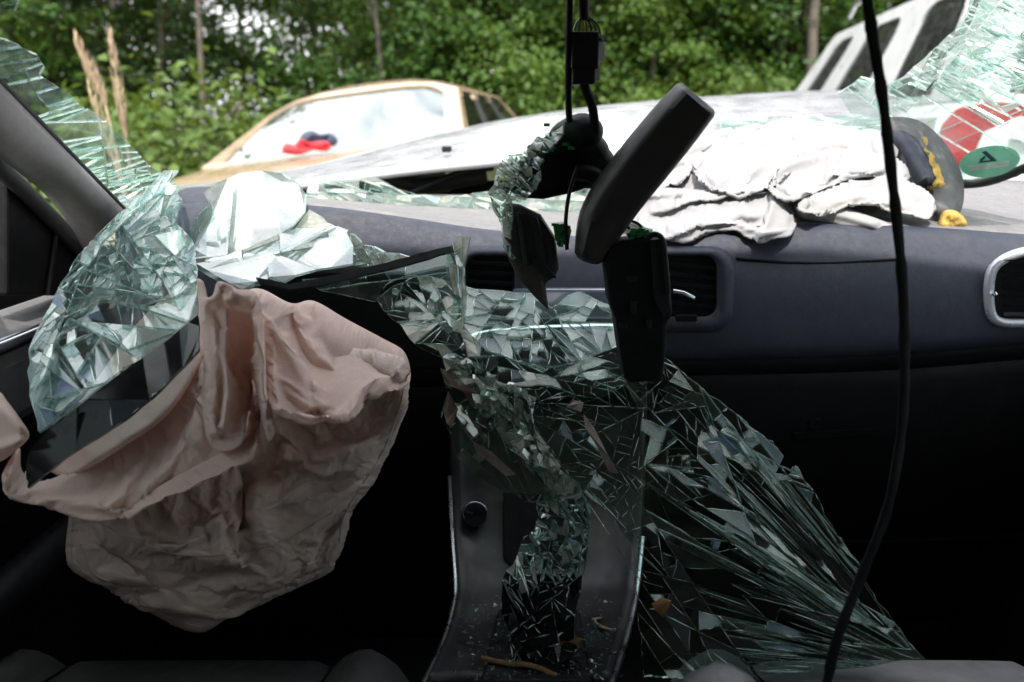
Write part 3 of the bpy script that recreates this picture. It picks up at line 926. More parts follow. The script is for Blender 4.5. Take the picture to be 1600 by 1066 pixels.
# engine bay seen below the bonnet edge
eb = thing('engine_bay', 'dark engine bay parts in the gap below the bonnet edge', 'car part', (.0, 1.85, .9))
e = MB(); e.box(P(700, 338, 1.96), (.9, .04, .16)); e.build('scuttle_panel', M['black_deep'], eb)
e = MB(); e.tube(path([(520, 292, 1.78), (600, 282, 1.80), (660, 290, 1.82), (760, 275, 1.84)]), .016, 8); e.build('hose', M['rubber'], eb, True)
e = MB(); e.prism([P(600, 270, 1.83), P(690, 262, 1.83), P(705, 300, 1.83), P(640, 306, 1.83)], (0, .05, 0)); e.build('reservoir', M['inside'], eb, bevel=.006)
e = MB(); e.tube(path([(640, 302, 1.76), (720, 270, 1.78), (770, 262, 1.80)]), .007, 6); e.build('wiper_arm', M['black'], eb, True)

# ------------------------------------------------------------------ dashboard
dash = thing('dashboard', 'dark grey dashboard spanning the car behind the broken glass', 'dashboard', (.1, 1.3, .8))
XS = (186, 240, 310, 480, 620, 760, 900, 1000, 1150, 1300, 1450, 1600, 1780)
def row(ys, Ys):
    Ys = Ys if isinstance(Ys, (list, tuple)) else [Ys] * len(XS)
    return list(zip(XS, ys, Ys))
edge_y = (350, 340, 330, 333, 350, 370, 380, 382, 366, 361, 366, 377, 388)
top = MB()
top.grid(pxgrid([row((312, 312, 312, 312, 312, 312, 310, 305, 298, 292, 288, 290, 296), 1.70), row((325, 320, 315, 318, 330, 340, 345, 345, 335, 330, 332, 338, 346), 1.42),
                 row([y - 7 for y in edge_y], 1.20), row(edge_y, 1.17)], 4, 4))
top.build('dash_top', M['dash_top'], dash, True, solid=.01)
bot = (575, 575, 575, 575, 572, 568, 562, 556, 552, 549, 541, 528, 515)
fc = MB()
fc.grid(pxgrid([row(edge_y, 1.17), row([y + 10 for y in edge_y], 1.152), row([(a * .55 + b * .45) for a, b in zip(edge_y, bot)], 1.125), row([b - 14 for b in bot], 1.12), row(bot, 1.13)], 4, 5))
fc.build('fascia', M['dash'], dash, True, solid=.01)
tr = MB()
tr.grid(pxgrid([row(bot, 1.145), row([b + 4 for b in bot], 1.132), row([b + 22 for b in bot], 1.136), row([b + 26 for b in bot], 1.15)], 4, 3))
tr.build('trim_strip', M['black'], dash, True, solid=.008)
gb = MB()
gb.grid(pxgrid([row([b + 27 for b in bot], 1.17), row([b + 33 for b in bot], 1.148), row([b + 140 for b in bot], 1.16), row([b + 250 for b in bot], 1.22), row([b + 420 for b in bot], 1.40)], 4, 4))
gb.build('glovebox_lid', M['black'], dash, True, solid=.01)
pg = MB(); pg.tube(path([(1150, 404, 1.128), (1220, 410, 1.126), (1300, 411, 1.126), (1400, 406, 1.127)], 6), .0022, 6); pg.build('airbag_door_tear', M['black_deep'], dash, True)
lk = MB(); c = P(1272, 662, 1.145); lk.prism([c + Vector((math.cos(k * .5236) * .010, 0, math.sin(k * .5236) * .010)) for k in range(12)], (0, -.006, 0)); lk.build('glovebox_lock', M['black_deep'], dash, bevel=.002)
gg = MB(); gg.tube(path([(1150, 606, 1.148), (1160, 720, 1.160), (1175, 830, 1.215), (1300, 846, 1.222), (1500, 842, 1.222), (1600, 836, 1.222)], 6), .003, 6); gg.build('glovebox_gap', M['black_deep'], dash, True)
gh = MB(); gh.prism([P(1236, 676, 1.146), P(1368, 668, 1.146), P(1366, 682, 1.148), P(1240, 690, 1.148)], (0, -.005, .002)); gh.build('glovebox_handle', M['black_deep'], dash, bevel=.002)
gv = MB(); gv.tube(path([(1505, 353, 1.26), (1540, 349, 1.28), (1590, 351, 1.29), (1680, 356, 1.30)]), .0035, 6); gv.tube(path([(1505, 353, 1.26), (1540, 358, 1.235), (1590, 361, 1.225), (1680, 366, 1.22)]), .0035, 6); gv.build('speaker_groove', M['black_deep'], dash, True)


def rrect(cx, cy, w, h, r, n=5):
    out = []
    for sx, sy, a0 in ((1, 1, 0), (-1, 1, 90), (-1, -1, 180), (1, -1, 270)):
        for k in range(n + 1):
            a = rad(a0 + 90 * k / n)
            out.append((cx + sx * (w / 2 - r) + r * math.cos(a), cy + sy * (h / 2 - r) + r * math.sin(a)))
    return out


def ringband(mb, outer, inner, Yo, Yi, m=0):
    mb.grid([[P(x, y, Yo) for x, y in outer], [P(x, y, Yi) for x, y in inner]], m, close=True)


def vent(contour, Y, nslat, x0, x1, y0, y1, tilt, ring_mat, ring_r, tab=None, pad=0):
    """an air vent as parts: bezel ring, dark well, slats, tab"""
    n = MB(); pts = [P(x, y, Y - .004) for x, y in contour]
    n.tube(pts + pts[:2], ring_r, 8); v = n.build('vent_bezel', ring_mat, dash, True)
    w = MB(); back = [P(x, y, Y - .002) for x, y in contour]
    w.prism(back, (0, -.002, 0)); w.build('vent_well', M['black_deep'], v)
    for k in range(nslat):
        t = (k + .5) / nslat
        s = MB(); ya = y0 + (y1 - y0) * t
        s.prism([P(x0, ya - 3.2, Y - .012), P(x1, ya - 3.2 + tilt, Y - .012), P(x1, ya + 3.2 + tilt, Y - .005), P(x0, ya + 3.2, Y - .005)], (0, .004, -.002))
        s.build('slat', M['slat'], v)
    if tab:
        tb = MB(); tb.tube([P(*p) for p in tab], .0035, 6); tb.build('vent_tab', M['chrome'], v, True)


# surround of the centre vents, then the vents
for (cx, w_) in ((1075, 150), (770, 128)):
    sr = MB(); o_ = rrect(cx, 455, w_, 140, 38); i_ = rrect(cx - 4, 447, w_ - 52, 96, 20); o2 = rrect(cx, 455, w_ - 14, 126, 34)
    sr.grid([[P(x, y, 1.128) for x, y in o_], [P(x, y, 1.102) for x, y in o2], [P(x, y, 1.100) for x, y in i_], [P(x, y, 1.125) for x, y in i_]], close=True)
    sr.build('vent_surround', M['dash'], dash, True)
vent(rrect(1071, 447, 98, 96, 20), 1.112, 6, 1024, 1118, 402, 492, 10, M['black'], .0025, [(1052, 455, 1.09), (1068, 458, 1.088), (1084, 466, 1.09)])
vent(rrect(766, 447, 76, 96, 20), 1.112, 6, 730, 802, 402, 492, 4, M['black'], .0025)
bt = MB(); bt.prism([P(1056, 492, 1.093), P(1090, 492, 1.093), P(1090, 503, 1.093), P(1056, 503, 1.093)], (0, .006, 0)); bt.build('vent_button', M['black_deep'], dash, bevel=.002)
ringc = [(1545, 470), (1546, 440), (1553, 418), (1575, 402), (1610, 392), (1660, 388), (1690, 392), (1700, 420), (1698, 480), (1690, 502), (1660, 506), (1600, 505), (1566, 504), (1550, 494)]
vent(catmull(ringc, 3, True), 1.113, 7, 1570, 1690, 402, 498, 1, M['silver_trim'], .0066, [(1553, 458, 1.10), (1556, 462, 1.098)])
# centre display and bright trim seen through the glass
ds = MB(); ds.prism([P(800, 452, 1.095), P(960, 452, 1.095), P(958, 500, 1.088), P(802, 500, 1.088)], (0, .02, 0)); ds.build('display_screen', pbr('display_glass', (.10, .12, .16), .12, var=.1, coat=1.), dash, bevel=.004)
cb = MB(); cb.tube(path([(725, 545, 1.09), (745, 527, 1.085), (800, 519, 1.08), (900, 515, 1.078), (962, 514, 1.078), (1010, 522, 1.082)]), .0085, 10); cb.build('chrome_bar', M['chrome'], dash, True)

ic = MB(); ic.prism([P(400, 425, 1.10), P(640, 425, 1.10), P(690, 470, 1.10), (P(690, 580, 1.10)), P(400, 580, 1.10)], (0, .03, 0)); ic.build('instrument_panel', M['black_deep'], dash, bevel=.005)
# instrument hood at the left
bn = MB(); bn.grid(pxgrid([[(262, 318, 1.30), (290, 303, 1.32), (330, 300, 1.34), (400, 300, 1.36)], [(262, 330, 1.2), (290, 312, 1.2), (330, 308, 1.2), (400, 312, 1.2)], [(262, 352, 1.17), (290, 342, 1.17), (330, 342, 1.17), (400, 345, 1.17)], [(262, 420, 1.2), (290, 420, 1.2), (330, 420, 1.2), (400, 420, 1.2)]], 4, 4))
bn.build('instrument_hood', M['dash'], dash, True, solid=.008)

# ------------------------------------------------------------------ centre console
con = thing('centre_console', 'slim centre console with satin metal edges below the hanging glass', 'console', P(840, 960, .93))
L_ = [(704, 560, 1.15), (702, 640, 1.15), (702, 700, 1.13), (704, 760, 1.11), (707, 840, 1.06), (712, 915, 1.00), (708, 950, .965), (694, 1000, .91), (660, 1075, .82)]
R_ = [(1012, 560, 1.15), (1011, 640, 1.15), (1010, 700, 1.13), (1008, 760, 1.11), (1004, 840, 1.06), (996, 915, 1.0), (990, 950, .965), (978, 1000, .91), (955, 1075, .82)]
lr = catmull(L_, 4); rr = catmull(R_, 4)
pn = MB(); rows = []
for a, b in zip(lr, rr):
    rw = []
    for s in (0, .04, .1, .3, .5, .7, .9, .96, 1):
        p = a + (b - a) * s
        dd = -.012 * (1 - min(1, min(s, 1 - s) / .1)) 
        rw.append(P(p[0], p[1], p[2] + dd))
    rows.append(rw)
pn.grid(rows); pn.build('console_panel', M['console'], con, True, solid=.012)
for side, nm in ((lr[11:], 0), (rr[16:], 1)):
    t_ = MB(); t_.tube([P(p[0], p[1], p[2] - .016) for p in side], .0042, 8); t_.build('edge_trim', M['trim_edge'], con, True)
# stepped tray and selector gate
ty = MB(); ty.grid(pxgrid([[(708, 1000, .895), (780, 1030, .862), (790, 1075, .82)], [(690, 1018, .885), (760, 1045, .85), (770, 1080, .81)]], 3, 2)); 
ty.build('tray_lip', M['console'], con, True, solid=.004)
gt = MB(); gt.prism([P(778, 960, .945), P(905, 960, .945), P(925, 1075, .815), P(750, 1075, .815)], (0, -.006, .012)); gt.build('selector_gate', M['black'], con, bevel=.004)
# dark recess at the middle of the panel
rc = MB(); rc.prism([P(786, 770, 1.085), P(920, 770, 1.085), P(915, 888, 1.012), P(800, 888, 1.012), P(786, 870, 1.022)], (0, -.004, .002)); rc.build('recess', M['black_deep'], con, bevel=.004)
kb = MB(); c = P(743, 803, 1.062)
kb.tube([c + Vector((0, .0, 0)), c + Vector((0, -.012, .006))], .0165, 24); k_ = kb.build('knob', M['black'], con, bevel=.002)
kr = MB(); kr.tube([c + Vector((0, -.013, .006)) + Vector((math.cos(q * .2618) * .0165, 0, math.sin(q * .2618) * .0165)) for q in range(26)], .0018, 6); kr.build('knob_ring', M['chrome'], k_, True)
kp = MB(); kp.prism([c + Vector((-.012, -.014, .010)), c + Vector((-.002, -.015, .008)), c + Vector((-.003, -.014, .001)), c + Vector((-.012, -.013, .003))], (0, .003, 0)); kp.build('knob_pointer', M['trim_edge'], k_, bevel=.001)

# ------------------------------------------------------------------ seats
def seat(cx, w, label, first):
    lm_ = M['leather_shaded'] if first else M['leather']
    root = thing('car_seat', label, 'car seat', (cx, .55, .32), 'front car seats')
    zt = lambda px, py, Y: P(px, py, Y)
    cu = MB(); rows = []
    for y, z in ((.18, .60), (.3, .605), (.5, .615), (.68, .628), (.78, .630), (.835, .618), (.865, .58), (.87, .50), (.86, .38)):
        rw = []
        for s in np.linspace(-1, 1, 33):
            e = abs(s)
            hump = .020 * math.exp(-((e - .80) / .12) ** 2) - .018 * max(0, (e - .92) / .08) ** 2 - .010 * math.exp(-((e - .62) / .035) ** 2)
            rw.append((cx + s * w / 2, y - .02 * e ** 4, z + (hump if y < .85 else hump * .3) - .25 * max(0, (e - .97) / .03) * 0))
        rows.append(rw)
    cu.grid(rows); cu.build('seat_cushion', lm_, root, True, solid=.06)
    pp = MB()
    for sgn in (-1, 1):
        pp.tube([(cx + sgn * .62 * w / 2, y - .003, z + .0015) for y, z in ((.25, .60), (.5, .613), (.68, .626), (.78, .626), (.833, .611), (.868, .575))], .0022, 6)
    pp.build('seam', M['black'], root, True)
    bk = MB(); rows = []
    for t in np.linspace(0, 1, 10):
        y = .10 - .34 * t; z = .56 + .62 * t
        rows.append([(cx + s * w / 2 * (1 - .12 * t), y + .05 * abs(s) ** 3, z) for s in np.linspace(-1, 1, 17)])
    bk.grid(rows); bk.build('backrest', lm_, root, True, solid=.09, off=1)
    hr = MB(); hr.box((cx, -.27, 1.26), (.26, .09, .16)); hr.build('headrest', lm_, root, bevel=.03)
    bs = MB(); bs.box((cx, .45, .36), (w * .8, .7, .14)); bs.build('seat_base', M['black_deep'], root, bevel=.01)


seat(-.345, .47, 'leather seat darkened for shade at the lower left, below the pink airbag', True)
seat(.415, .49, 'grey leather seat brightened for light at the lower right, below the dark sheet of glass', False)

# ------------------------------------------------------------------ left pillar and door
pil = thing('pillar', 'grey trimmed windscreen pillar sloping down from the upper left', 'pillar', P(150, 330, 1.1))
rows = []
for up, lo, Y in (((-300, -120), (-340, 60), .60), ((-60, 78), (-70, 200), .76), ((0, 130), (0, 248), .82), ((100, 232), (66, 300), 1.0), ((160, 294), (104, 345), 1.1), ((203, 338), (138, 402), 1.2)):
    rw = []
    for k in range(9):
        s = k / 8
        x = up[0] + (lo[0] - up[0]) * s; y = up[1] + (lo[1] - up[1]) * s
        rw.append((x, y, Y + .05 * s - .045 * math.sin(math.pi * min(1, s * 1.05)) ** .8))
    rows.append(rw)
pm = MB(); pm.grid(pxgrid(rows, 1, 5)); pm.build('pillar_trim', M['cloth_trim'], pil, True, solid=.02)
sl = MB(); sl.tube(path([(-60, 76, .765), (0, 128, .825), (100, 230, 1.005), (203, 336, 1.205)]), .0035, 6); sl.build('rubber_seal', M['rubber'], pil, True)

door = thing('car_door', 'black front door at the left edge with grey sill and chrome strip', 'car door', (-.70, 1.0, .5))
DX = -.655
def D(px, py, dx=0.):
    """point of the door skin (plane x = DX) at a pixel"""
    u = (px - 800.0) / F
    Y0 = (DX + dx) / u
    dy = (533 - py) / F
    return P(px, py, (DX + dx) / (u / (CP + dy * SP)))
dd = MB(); dd.prism([D(11, 262), D(11, 462), D(146, 462), D(150, 405), D(118, 372), D(70, 318)], (-.03, 0, 0)); dd.build('sail_panel', M['black_deep'], door, bevel=.004)
dd = MB(); dd.tube([D(72, 318, .004), D(88, 360, .004), D(80, 420, .004), D(74, 460, .004)], .004, 6); dd.tube([D(88, 360, .004), D(120, 390, .004)], .003, 6); dd.build('trim_seam', M['black'], door, True)
dd = MB(); dd.tube([D(-60, 150, .01), D(0, 262, .01), D(40, 300, .01), D(90, 350, .01), D(138, 402, .01)], .012, 8); dd.build('window_seal', M['rubber'], door, True)
dd = MB(); dd.prism([(DX + .045, .1, .93), (DX + .045, 1.50, .93), (DX - .06, 1.50, .955), (DX - .06, .1, .955)], (0, 0, -.10)); dd.build('door_sill', M['flap'], door, bevel=.02)
z = D(20, 536, .05).z
dd = MB(); dd.tube([(DX + .05, .2, z), (DX + .05, .9, z), (DX + .05, 1.16, z), (DX + .035, 1.27, z - .004)], .010, 8); dd.build('chrome_strip', M['chrome'], door, True)
dd = MB(); dd.box((-.700, .92, .575), (.12, 1.66, .67)); dd.build('door_card', M['black'], door, bevel=.02)
dd = MB(); dd.tube([(DX + .06, .5, .66), (DX + .085, .75, .68), (DX + .085, 1.05, .68), (DX + .05, 1.3, .64)], .028, 8); dd.build('armrest', M['black'], door, True)
dd = MB(); dd.prism([(DX - .03, .1, .93), (DX - .03, 1.13, .93), (DX + .02, .85, 1.22), (DX + .11, .25, 1.42), (DX + .12, .1, 1.42), (DX + .12, -.30, 1.42), (DX - .03, -.30, .93)], (-.004, 0, 0)); dd.build('door_window', M['door_glass'], door)
mr = MB(); mr.box((-.93, 1.42, 1.02), (.20, .10, .15)); w_ = mr.build('wing_mirror', M['silver_dull'], door, bevel=.02)
mg = MB(); mg.box((-.93, 1.366, 1.02), (.17, .006, .125)); mg.build('mirror_glass', pbr('mirror_silver', (.75, .85, .9), .04, metal=1., var=.03, rvar=.02), w_)
# door on the other side (light comes in through its open window)
door2 = thing('car_door', 'door at the far right of the cabin, beyond the right frame edge', 'car door', (.9, .6, .5))
d2 = MB(); d2.box((.865, .92, .59), (.12, 1.66, .70)); d2.build('door_card', M['black'], door2, bevel=.02)
d2 = MB(); d2.prism([(.90, -.30, .95), (.90, 1.25, .95), (.84, .95, 1.22), (.77, .45, 1.41), (.77, -.30, 1.41)], (.004, 0, 0)); d2.build('door_window', M['door_glass'], door2)

# ------------------------------------------------------------------ steering wheel and driver's airbag
sw = thing('steering_wheel', 'black steering wheel hidden behind the pink airbag', 'steering wheel', P(350, 640, .97))
c = P(372, 690, 1.0); ax = Vector((0, -.92, .38)).normalized(); u = Vector((1, 0, 0)); v = ax.cross(u)
q = MB(); q.tube([c + (u * math.cos(k * .1571) + v * math.sin(k * .1571)) * .150 for k in range(42)], .014, 10); q.build('rim', M['black'], sw, True)
q = MB(); q.tube([c - ax * .03, c + ax * .02], .07, 20); q.build('hub', M['black'], sw, bevel=.01)
for a in (0, 180, 270):
    q = MB(); q.tube([c + (u * math.cos(rad(a)) + v * math.sin(rad(a))) * .06, c + (u * math.cos(rad(a)) + v * math.sin(rad(a))) * .16], .016, 8, flat=.5); q.build('spoke', M['black'], sw, True)
q = MB(); q.tube([c - ax * .02, c - ax * .28], .035, 12); q.build('column', M['black_deep'], sw, True)

bag = thing('driver_airbag', 'dirty pink driver airbag hanging limp from the steering wheel', 'airbag', P(330, 960, .86))
relief('fabric_panel', [(112, 790), (105, 830), (103, 868), (118, 893), (180, 925), (250, 966), (300, 988), (328, 984), (380, 950), (450, 920), (514, 894), (524, 876), (536, 852), (545, 822), (548, 800), (565, 775), (595, 730), (618, 680), (634, 630), (640, 592), (630, 560), (560, 545), (440, 540), (330, 600), (210, 690), (125, 770)],
       [(110, 840, .83), (320, 980, .87), (540, 830, .87), (640, 590, .86), (400, 600, .93), (300, 800, .83), (450, 780, .85)],
       [('s', [(365, 690), (372, 760), (362, 820), (372, 868)], .018, 45), ('r', [(375, 690), (372, 760), (378, 800)], -.02, 12),
        ('r', [(170, 800), (240, 830), (330, 850), (420, 870)], .014, 16), ('r', [(160, 870), (230, 900), (300, 930), (360, 945)], .014, 14), ('r', [(390, 720), (410, 800), (440, 900)], .012, 18),
        ('r', [(330, 770), (345, 850), (370, 930)], .011, 10), ('r', [(420, 690), (480, 700), (560, 670)], .016, 22), ('r', [(470, 830), (520, 780), (580, 700)], .013, 18),
        ('s', [(120, 858), (165, 850), (210, 870), (235, 905)], .010, 28), ('r', [(210, 905), (215, 935), (240, 955)], .008, 8), ('r', [(250, 790), (300, 800), (345, 790)], .012, 12),
        ('r', [(240, 835), (280, 825), (320, 812)], .010, 9), ('r', [(430, 760), (470, 800), (530, 830)], -.012, 14), ('r', [(560, 600), (600, 680), (560, 760)], -.012, 30)],
       M['bag_low'], bag, step=3, rim=16, thick=.030, crump=(.034, 46, 3), slack=.12, back=.05)
relief('fabric_panel', [(3, 742), (12, 765), (40, 780), (85, 790), (130, 797), (180, 792), (230, 770), (285, 740), (340, 712), (385, 690), (410, 640), (405, 560), (360, 540), (315, 560), (290, 600), (240, 655), (180, 695), (110, 735), (62, 752), (34, 735), (30, 700)],
       [(10, 750, .775), (130, 792, .765), (300, 735, .77), (400, 660, .79), (60, 735, .80), (250, 640, .86), (360, 545, .90)],
       [('r', [(80, 775), (170, 748), (250, 700), (310, 640)], .016, 20), ('s', [(390, 690), (300, 735), (200, 780), (110, 790)], .012, 24), ('r', [(150, 770), (175, 740), (180, 715)], .007, 8), ('r', [(100, 765), (140, 745), (160, 725)], -.006, 8),
        ('r', [(230, 760), (250, 720), (290, 660)], -.010, 12), ('r', [(60, 770), (120, 768), (180, 775)], .008, 7)],
       M['bag'], bag, step=3, rim=10, thick=.018, crump=(.018, 40, 6), slack=.14, back=.04)
relief('fabric_panel', [(385, 456), (410, 452), (455, 474), (490, 470), (540, 498), (600, 530), (630, 548), (641, 576), (638, 600), (615, 590), (590, 592), (560, 612), (525, 642), (488, 662), (455, 655), (425, 640), (415, 590), (405, 520), (395, 480)],
       [(400, 465, .90), (520, 490, .95), (630, 556, .89), (480, 652, .745), (420, 610, .77), (560, 612, .775), (490, 570, .85)],
       [('r', [(455, 472), (470, 510), (488, 545), (500, 570)], -.030, 13), ('r', [(415, 465), (440, 520), (470, 580), (490, 610)], .022, 22), ('r', [(500, 475), (540, 530), (520, 580), (490, 600)], .020, 32),
        ('s', [(625, 585), (580, 580), (530, 620), (480, 645), (440, 630)], .014, 22), ('r', [(510, 510), (560, 540), (610, 555)], .012, 12), ('r', [(440, 585), (480, 595), (515, 590)], .004, 5), ('r', [(430, 570), (480, 585), (540, 590)], .003, 4), ('r', [(500, 548), (550, 560), (600, 570)], -.008, 10)],
       M['bag'], bag, step=3, rim=11, thick=.028, crump=(.014, 44, 8), slack=.10)
relief('fabric_panel', [(317, 470), (332, 462), (340, 440), (360, 445), (372, 452), (395, 455), (408, 478), (414, 540), (417, 600), (424, 640), (430, 670), (420, 690), (408, 650), (398, 600), (392, 590), (388, 640), (378, 690), (352, 706), (332, 700), (320, 670), (316, 620), (318, 560), (314, 510)],
       [(320, 480, .80), (400, 470, .80), (420, 660, .765), (345, 700, .765), (360, 560, .80)],
       [('r', [(376, 478), (374, 540), (380, 600), (386, 650)], -.050, 15), ('r', [(350, 475), (344, 540), (350, 610), (345, 690)], .018, 9), ('r', [(326, 480), (330, 560), (328, 640), (335, 690)], .012, 8), ('r', [(400, 470), (408, 540), (410, 600), (416, 660)], .020, 8), ('r', [(345, 470), (372, 458), (400, 470)], .014, 9)],
       M['bag'], bag, step=2.5, rim=5, thick=.014, crump=(.008, 34, 12), slack=.08, back=.03)
relief('fabric_panel', [(70, 720), (110, 650), (160, 580), (215, 505), (270, 455), (318, 440), (322, 540), (270, 640), (190, 700), (110, 745)],
       [(80, 715, .84), (300, 450, 1.0), (200, 600, .91), (300, 580, .88)], [('s', [(100, 700), (170, 640), (240, 560), (300, 480)], .02, 30), ('r', [(140, 640), (220, 590), (300, 540)], .015, 14)], M['bag'], bag, rim=10, thick=.012, crump=(.02, 50, 15))
# pale cloth at the left edge
sb = thing('side_airbag', 'pale folded airbag cloth poking in at the left edge', 'airbag', P(10, 720, .78))
relief('fabric_panel', [(-60, 600), (-5, 610), (12, 628), (32, 655), (46, 680), (30, 700), (0, 722), (-60, 745)], [(0, 650, .80), (45, 680, .77), (-50, 700, .82)], [('r', [(-60, 700), (0, 700), (40, 682)], .012, 8), ('r', [(-40, 620), (0, 640), (40, 678)], .012, 10)], M['bag'], sb, step=3, rim=8, thick=.014, crump=(.006, 40, 2))
hose_ = MB(); hose_.tube(path([(-120, 668, .90), (-40, 676, .84), (6, 686, .80)]), .010, 8); hose_.build('tether', M['bag_low'], sb, True)

# ------------------------------------------------------------------ passenger airbag
pb = thing('passenger_airbag', 'white passenger airbag lying deflated on the dashboard', 'airbag', P(1230, 365, 1.25))
relief('fabric_panel', [(945, 262), (960, 240), (1040, 222), (1110, 214), (1180, 208), (1250, 205), (1330, 212), (1385, 218), (1425, 242), (1455, 275), (1468, 320), (1455, 348), (1420, 360), (1340, 352), (1250, 350), (1150, 340), (1040, 330), (960, 300)],
       [(960, 270, 1.38), (1200, 210, 1.50), (1400, 225, 1.42), (1460, 320, 1.28), (1300, 345, 1.24), (1050, 320, 1.26), (1200, 290, 1.32)],
       [('r', [(1404, 232), (1440, 285), (1452, 340)], .02, 9), ('s', [(1450, 330), (1390, 312), (1320, 306), (1262, 318), (1215, 330)], .018, 36)],
       M['bag_white'], pb, step=3, rim=9, thick=.024, crump=(.04, 60, 21), slack=.16, grav=.0, back=.05, frames=10)
WB = [(945, 262, 1.36), (1200, 205, 1.46), (1400, 215, 1.40), (1240, 300, 1.25), (1050, 310, 1.25), (1400, 320, 1.25), (1100, 230, 1.42)]
for pts, dy, sd, fo_ in (
    ([(946, 266), (985, 244), (1050, 228), (1110, 222), (1100, 244), (1082, 262), (1070, 280), (1030, 292), (980, 296)], .03, 51, [('r', [(970, 270), (1030, 252), (1090, 240)], .012, 9)]),
    ([(1150, 214), (1250, 206), (1340, 214), (1392, 222), (1402, 244), (1350, 250), (1280, 252), (1225, 244), (1180, 232)], .02, 52, [('r', [(1220, 226), (1300, 222), (1380, 236)], .010, 10)]),
    ([(1082, 262), (1100, 244), (1130, 230), (1180, 222), (1232, 232), (1246, 250), (1232, 272), (1205, 292), (1156, 303), (1112, 294)], .055, 53, [('r', [(1110, 270), (1160, 252), (1226, 246)], .016, 16), ('r', [(1150, 290), (1190, 262), (1200, 240)], -.010, 8)]),
    ([(1202, 296), (1210, 274), (1240, 252), (1300, 240), (1370, 242), (1412, 256), (1420, 282), (1380, 276), (1330, 280), (1280, 298), (1240, 312)], .065, 54, [('r', [(1225, 290), (1290, 262), (1390, 258)], .016, 12), ('r', [(1260, 296), (1320, 270), (1400, 272)], -.010, 7)]),
    ([(1246, 318), (1290, 296), (1340, 284), (1400, 286), (1448, 304), (1462, 330), (1430, 336), (1370, 322), (1310, 324), (1270, 332)], .055, 55, [('r', [(1275, 318), (1340, 302), (1430, 316)], .014, 10)])):
    relief('fabric_panel', pts, [(x, y, d - dy) for x, y, d in WB], fo_, M['bag_white'], pb, step=3, rim=7, thick=.016, crump=(.030, 46, sd), smooth_k=3, slack=.17, grav=.04, back=.03, frames=12)
relief('fabric_panel', [(950, 300), (985, 285), (1040, 292), (1100, 296), (1150, 288), (1190, 296), (1225, 310), (1242, 330), (1244, 352), (1228, 366), (1190, 371), (1165, 369), (1150, 362), (1110, 366), (1070, 376), (1030, 370), (1000, 352), (965, 340)],
       [(960, 320, 1.24), (1100, 300, 1.26), (1240, 345, 1.17), (1060, 372, 1.155), (1180, 368, 1.155)],
       [('s', [(1238, 322), (1206, 300), (1150, 302), (1080, 312), (1010, 330)], .024, 30), ('s', [(1020, 372), (1080, 352), (1140, 345), (1180, 352), (1240, 352)], .024, 14), ('s', [(1182, 370), (1196, 340), (1208, 306)], .022, 18), ('r', [(1040, 360), (1090, 345), (1150, 335), (1190, 332)], .014, 6), ('r', [(980, 320), (1020, 305), (1070, 298)], .012, 7)],
       M['bag_white'], pb, step=3, rim=7, thick=.020, crump=(.025, 44, 25), slack=.12, grav=.0, back=.04)
relief('fabric_panel', [(1236, 322), (1262, 312), (1300, 318), (1340, 330), (1380, 345), (1408, 358), (1395, 366), (1350, 362), (1320, 358), (1290, 350), (1250, 342)],
       [(1240, 330, 1.20), (1400, 362, 1.17), (1320, 340, 1.19)], [('r', [(1250, 328), (1310, 335), (1380, 355)], .014, 9), ('r', [(1270, 320), (1330, 332), (1380, 348)], .006, 5)], M['bag_white'], pb, step=3, rim=7, thick=.020, crump=(.006, 40, 31))
# airbag flap with foam
cv = thing('airbag_cover', 'curled grey airbag cover flap with yellow foam, right of the white airbag', 'airbag cover', P(1465, 345, 1.25))
def ribbon(cen, w, Y, th, name, mat, jag=0, seed=1):
    r = random.Random(seed); c = catmull(cen, 6); m = MB(); n = len(c)
    fr = []
    for i, p in enumerate(c):
        a = c[max(i - 1, 0)]; b = c[min(i + 1, n - 1)]; d = b - a; d = d / (np.linalg.norm(d) + 1e-9); nn = np.array((-d[1], d[0]))
        ww = w * (0.35 + .65 * math.sin(math.pi * min(max(i / (n - 1), .06), .94))) / 2
        fr.append((p + nn * (ww + r.uniform(-jag, jag)), p - nn * (ww + r.uniform(-jag, jag))))
    rows = []
    for (a, b), i in zip(fr, range(n)):
        y = Y[0] + (Y[1] - Y[0]) * i / (n - 1)
        mid = (a + b) / 2
        rows.append([P(a[0], a[1], y + .006), P(mid[0], mid[1], y - .004), P(b[0], b[1], y + .006)])
    m.grid(rows); return m.build(name, mat, cv, True, solid=th)
ribbon([(1398, 206), (1425, 215), (1452, 245), (1472, 285), (1474, 318), (1462, 345)], 26, (1.40, 1.22), .022, 'flap', M['flap'])
ribbon([(1412, 206), (1440, 222), (1460, 262), (1470, 300)], 16, (1.385, 1.26), .014, 'foam_edge', M['foam'], 2, 4)
ribbon([(1404, 212), (1424, 228), (1440, 262), (1452, 290)], 20, (1.375, 1.27), .014, 'flap_lining', M['dash'], 0, 5)
fo = thing('foam_chunk', 'yellow lump of foam on the dash below the curled flap', 'foam', P(1487, 362, 1.2))
relief('foam_lump', [(1466, 345), (1475, 330), (1492, 329), (1508, 340), (1511, 352), (1500, 358), (1488, 366), (1472, 362), (1464, 356)], [(1480, 350, 1.20)], [], M['foam'], fo, step=2, rim=9, thick=.025, crump=(.022, 16, 40), back=.02)

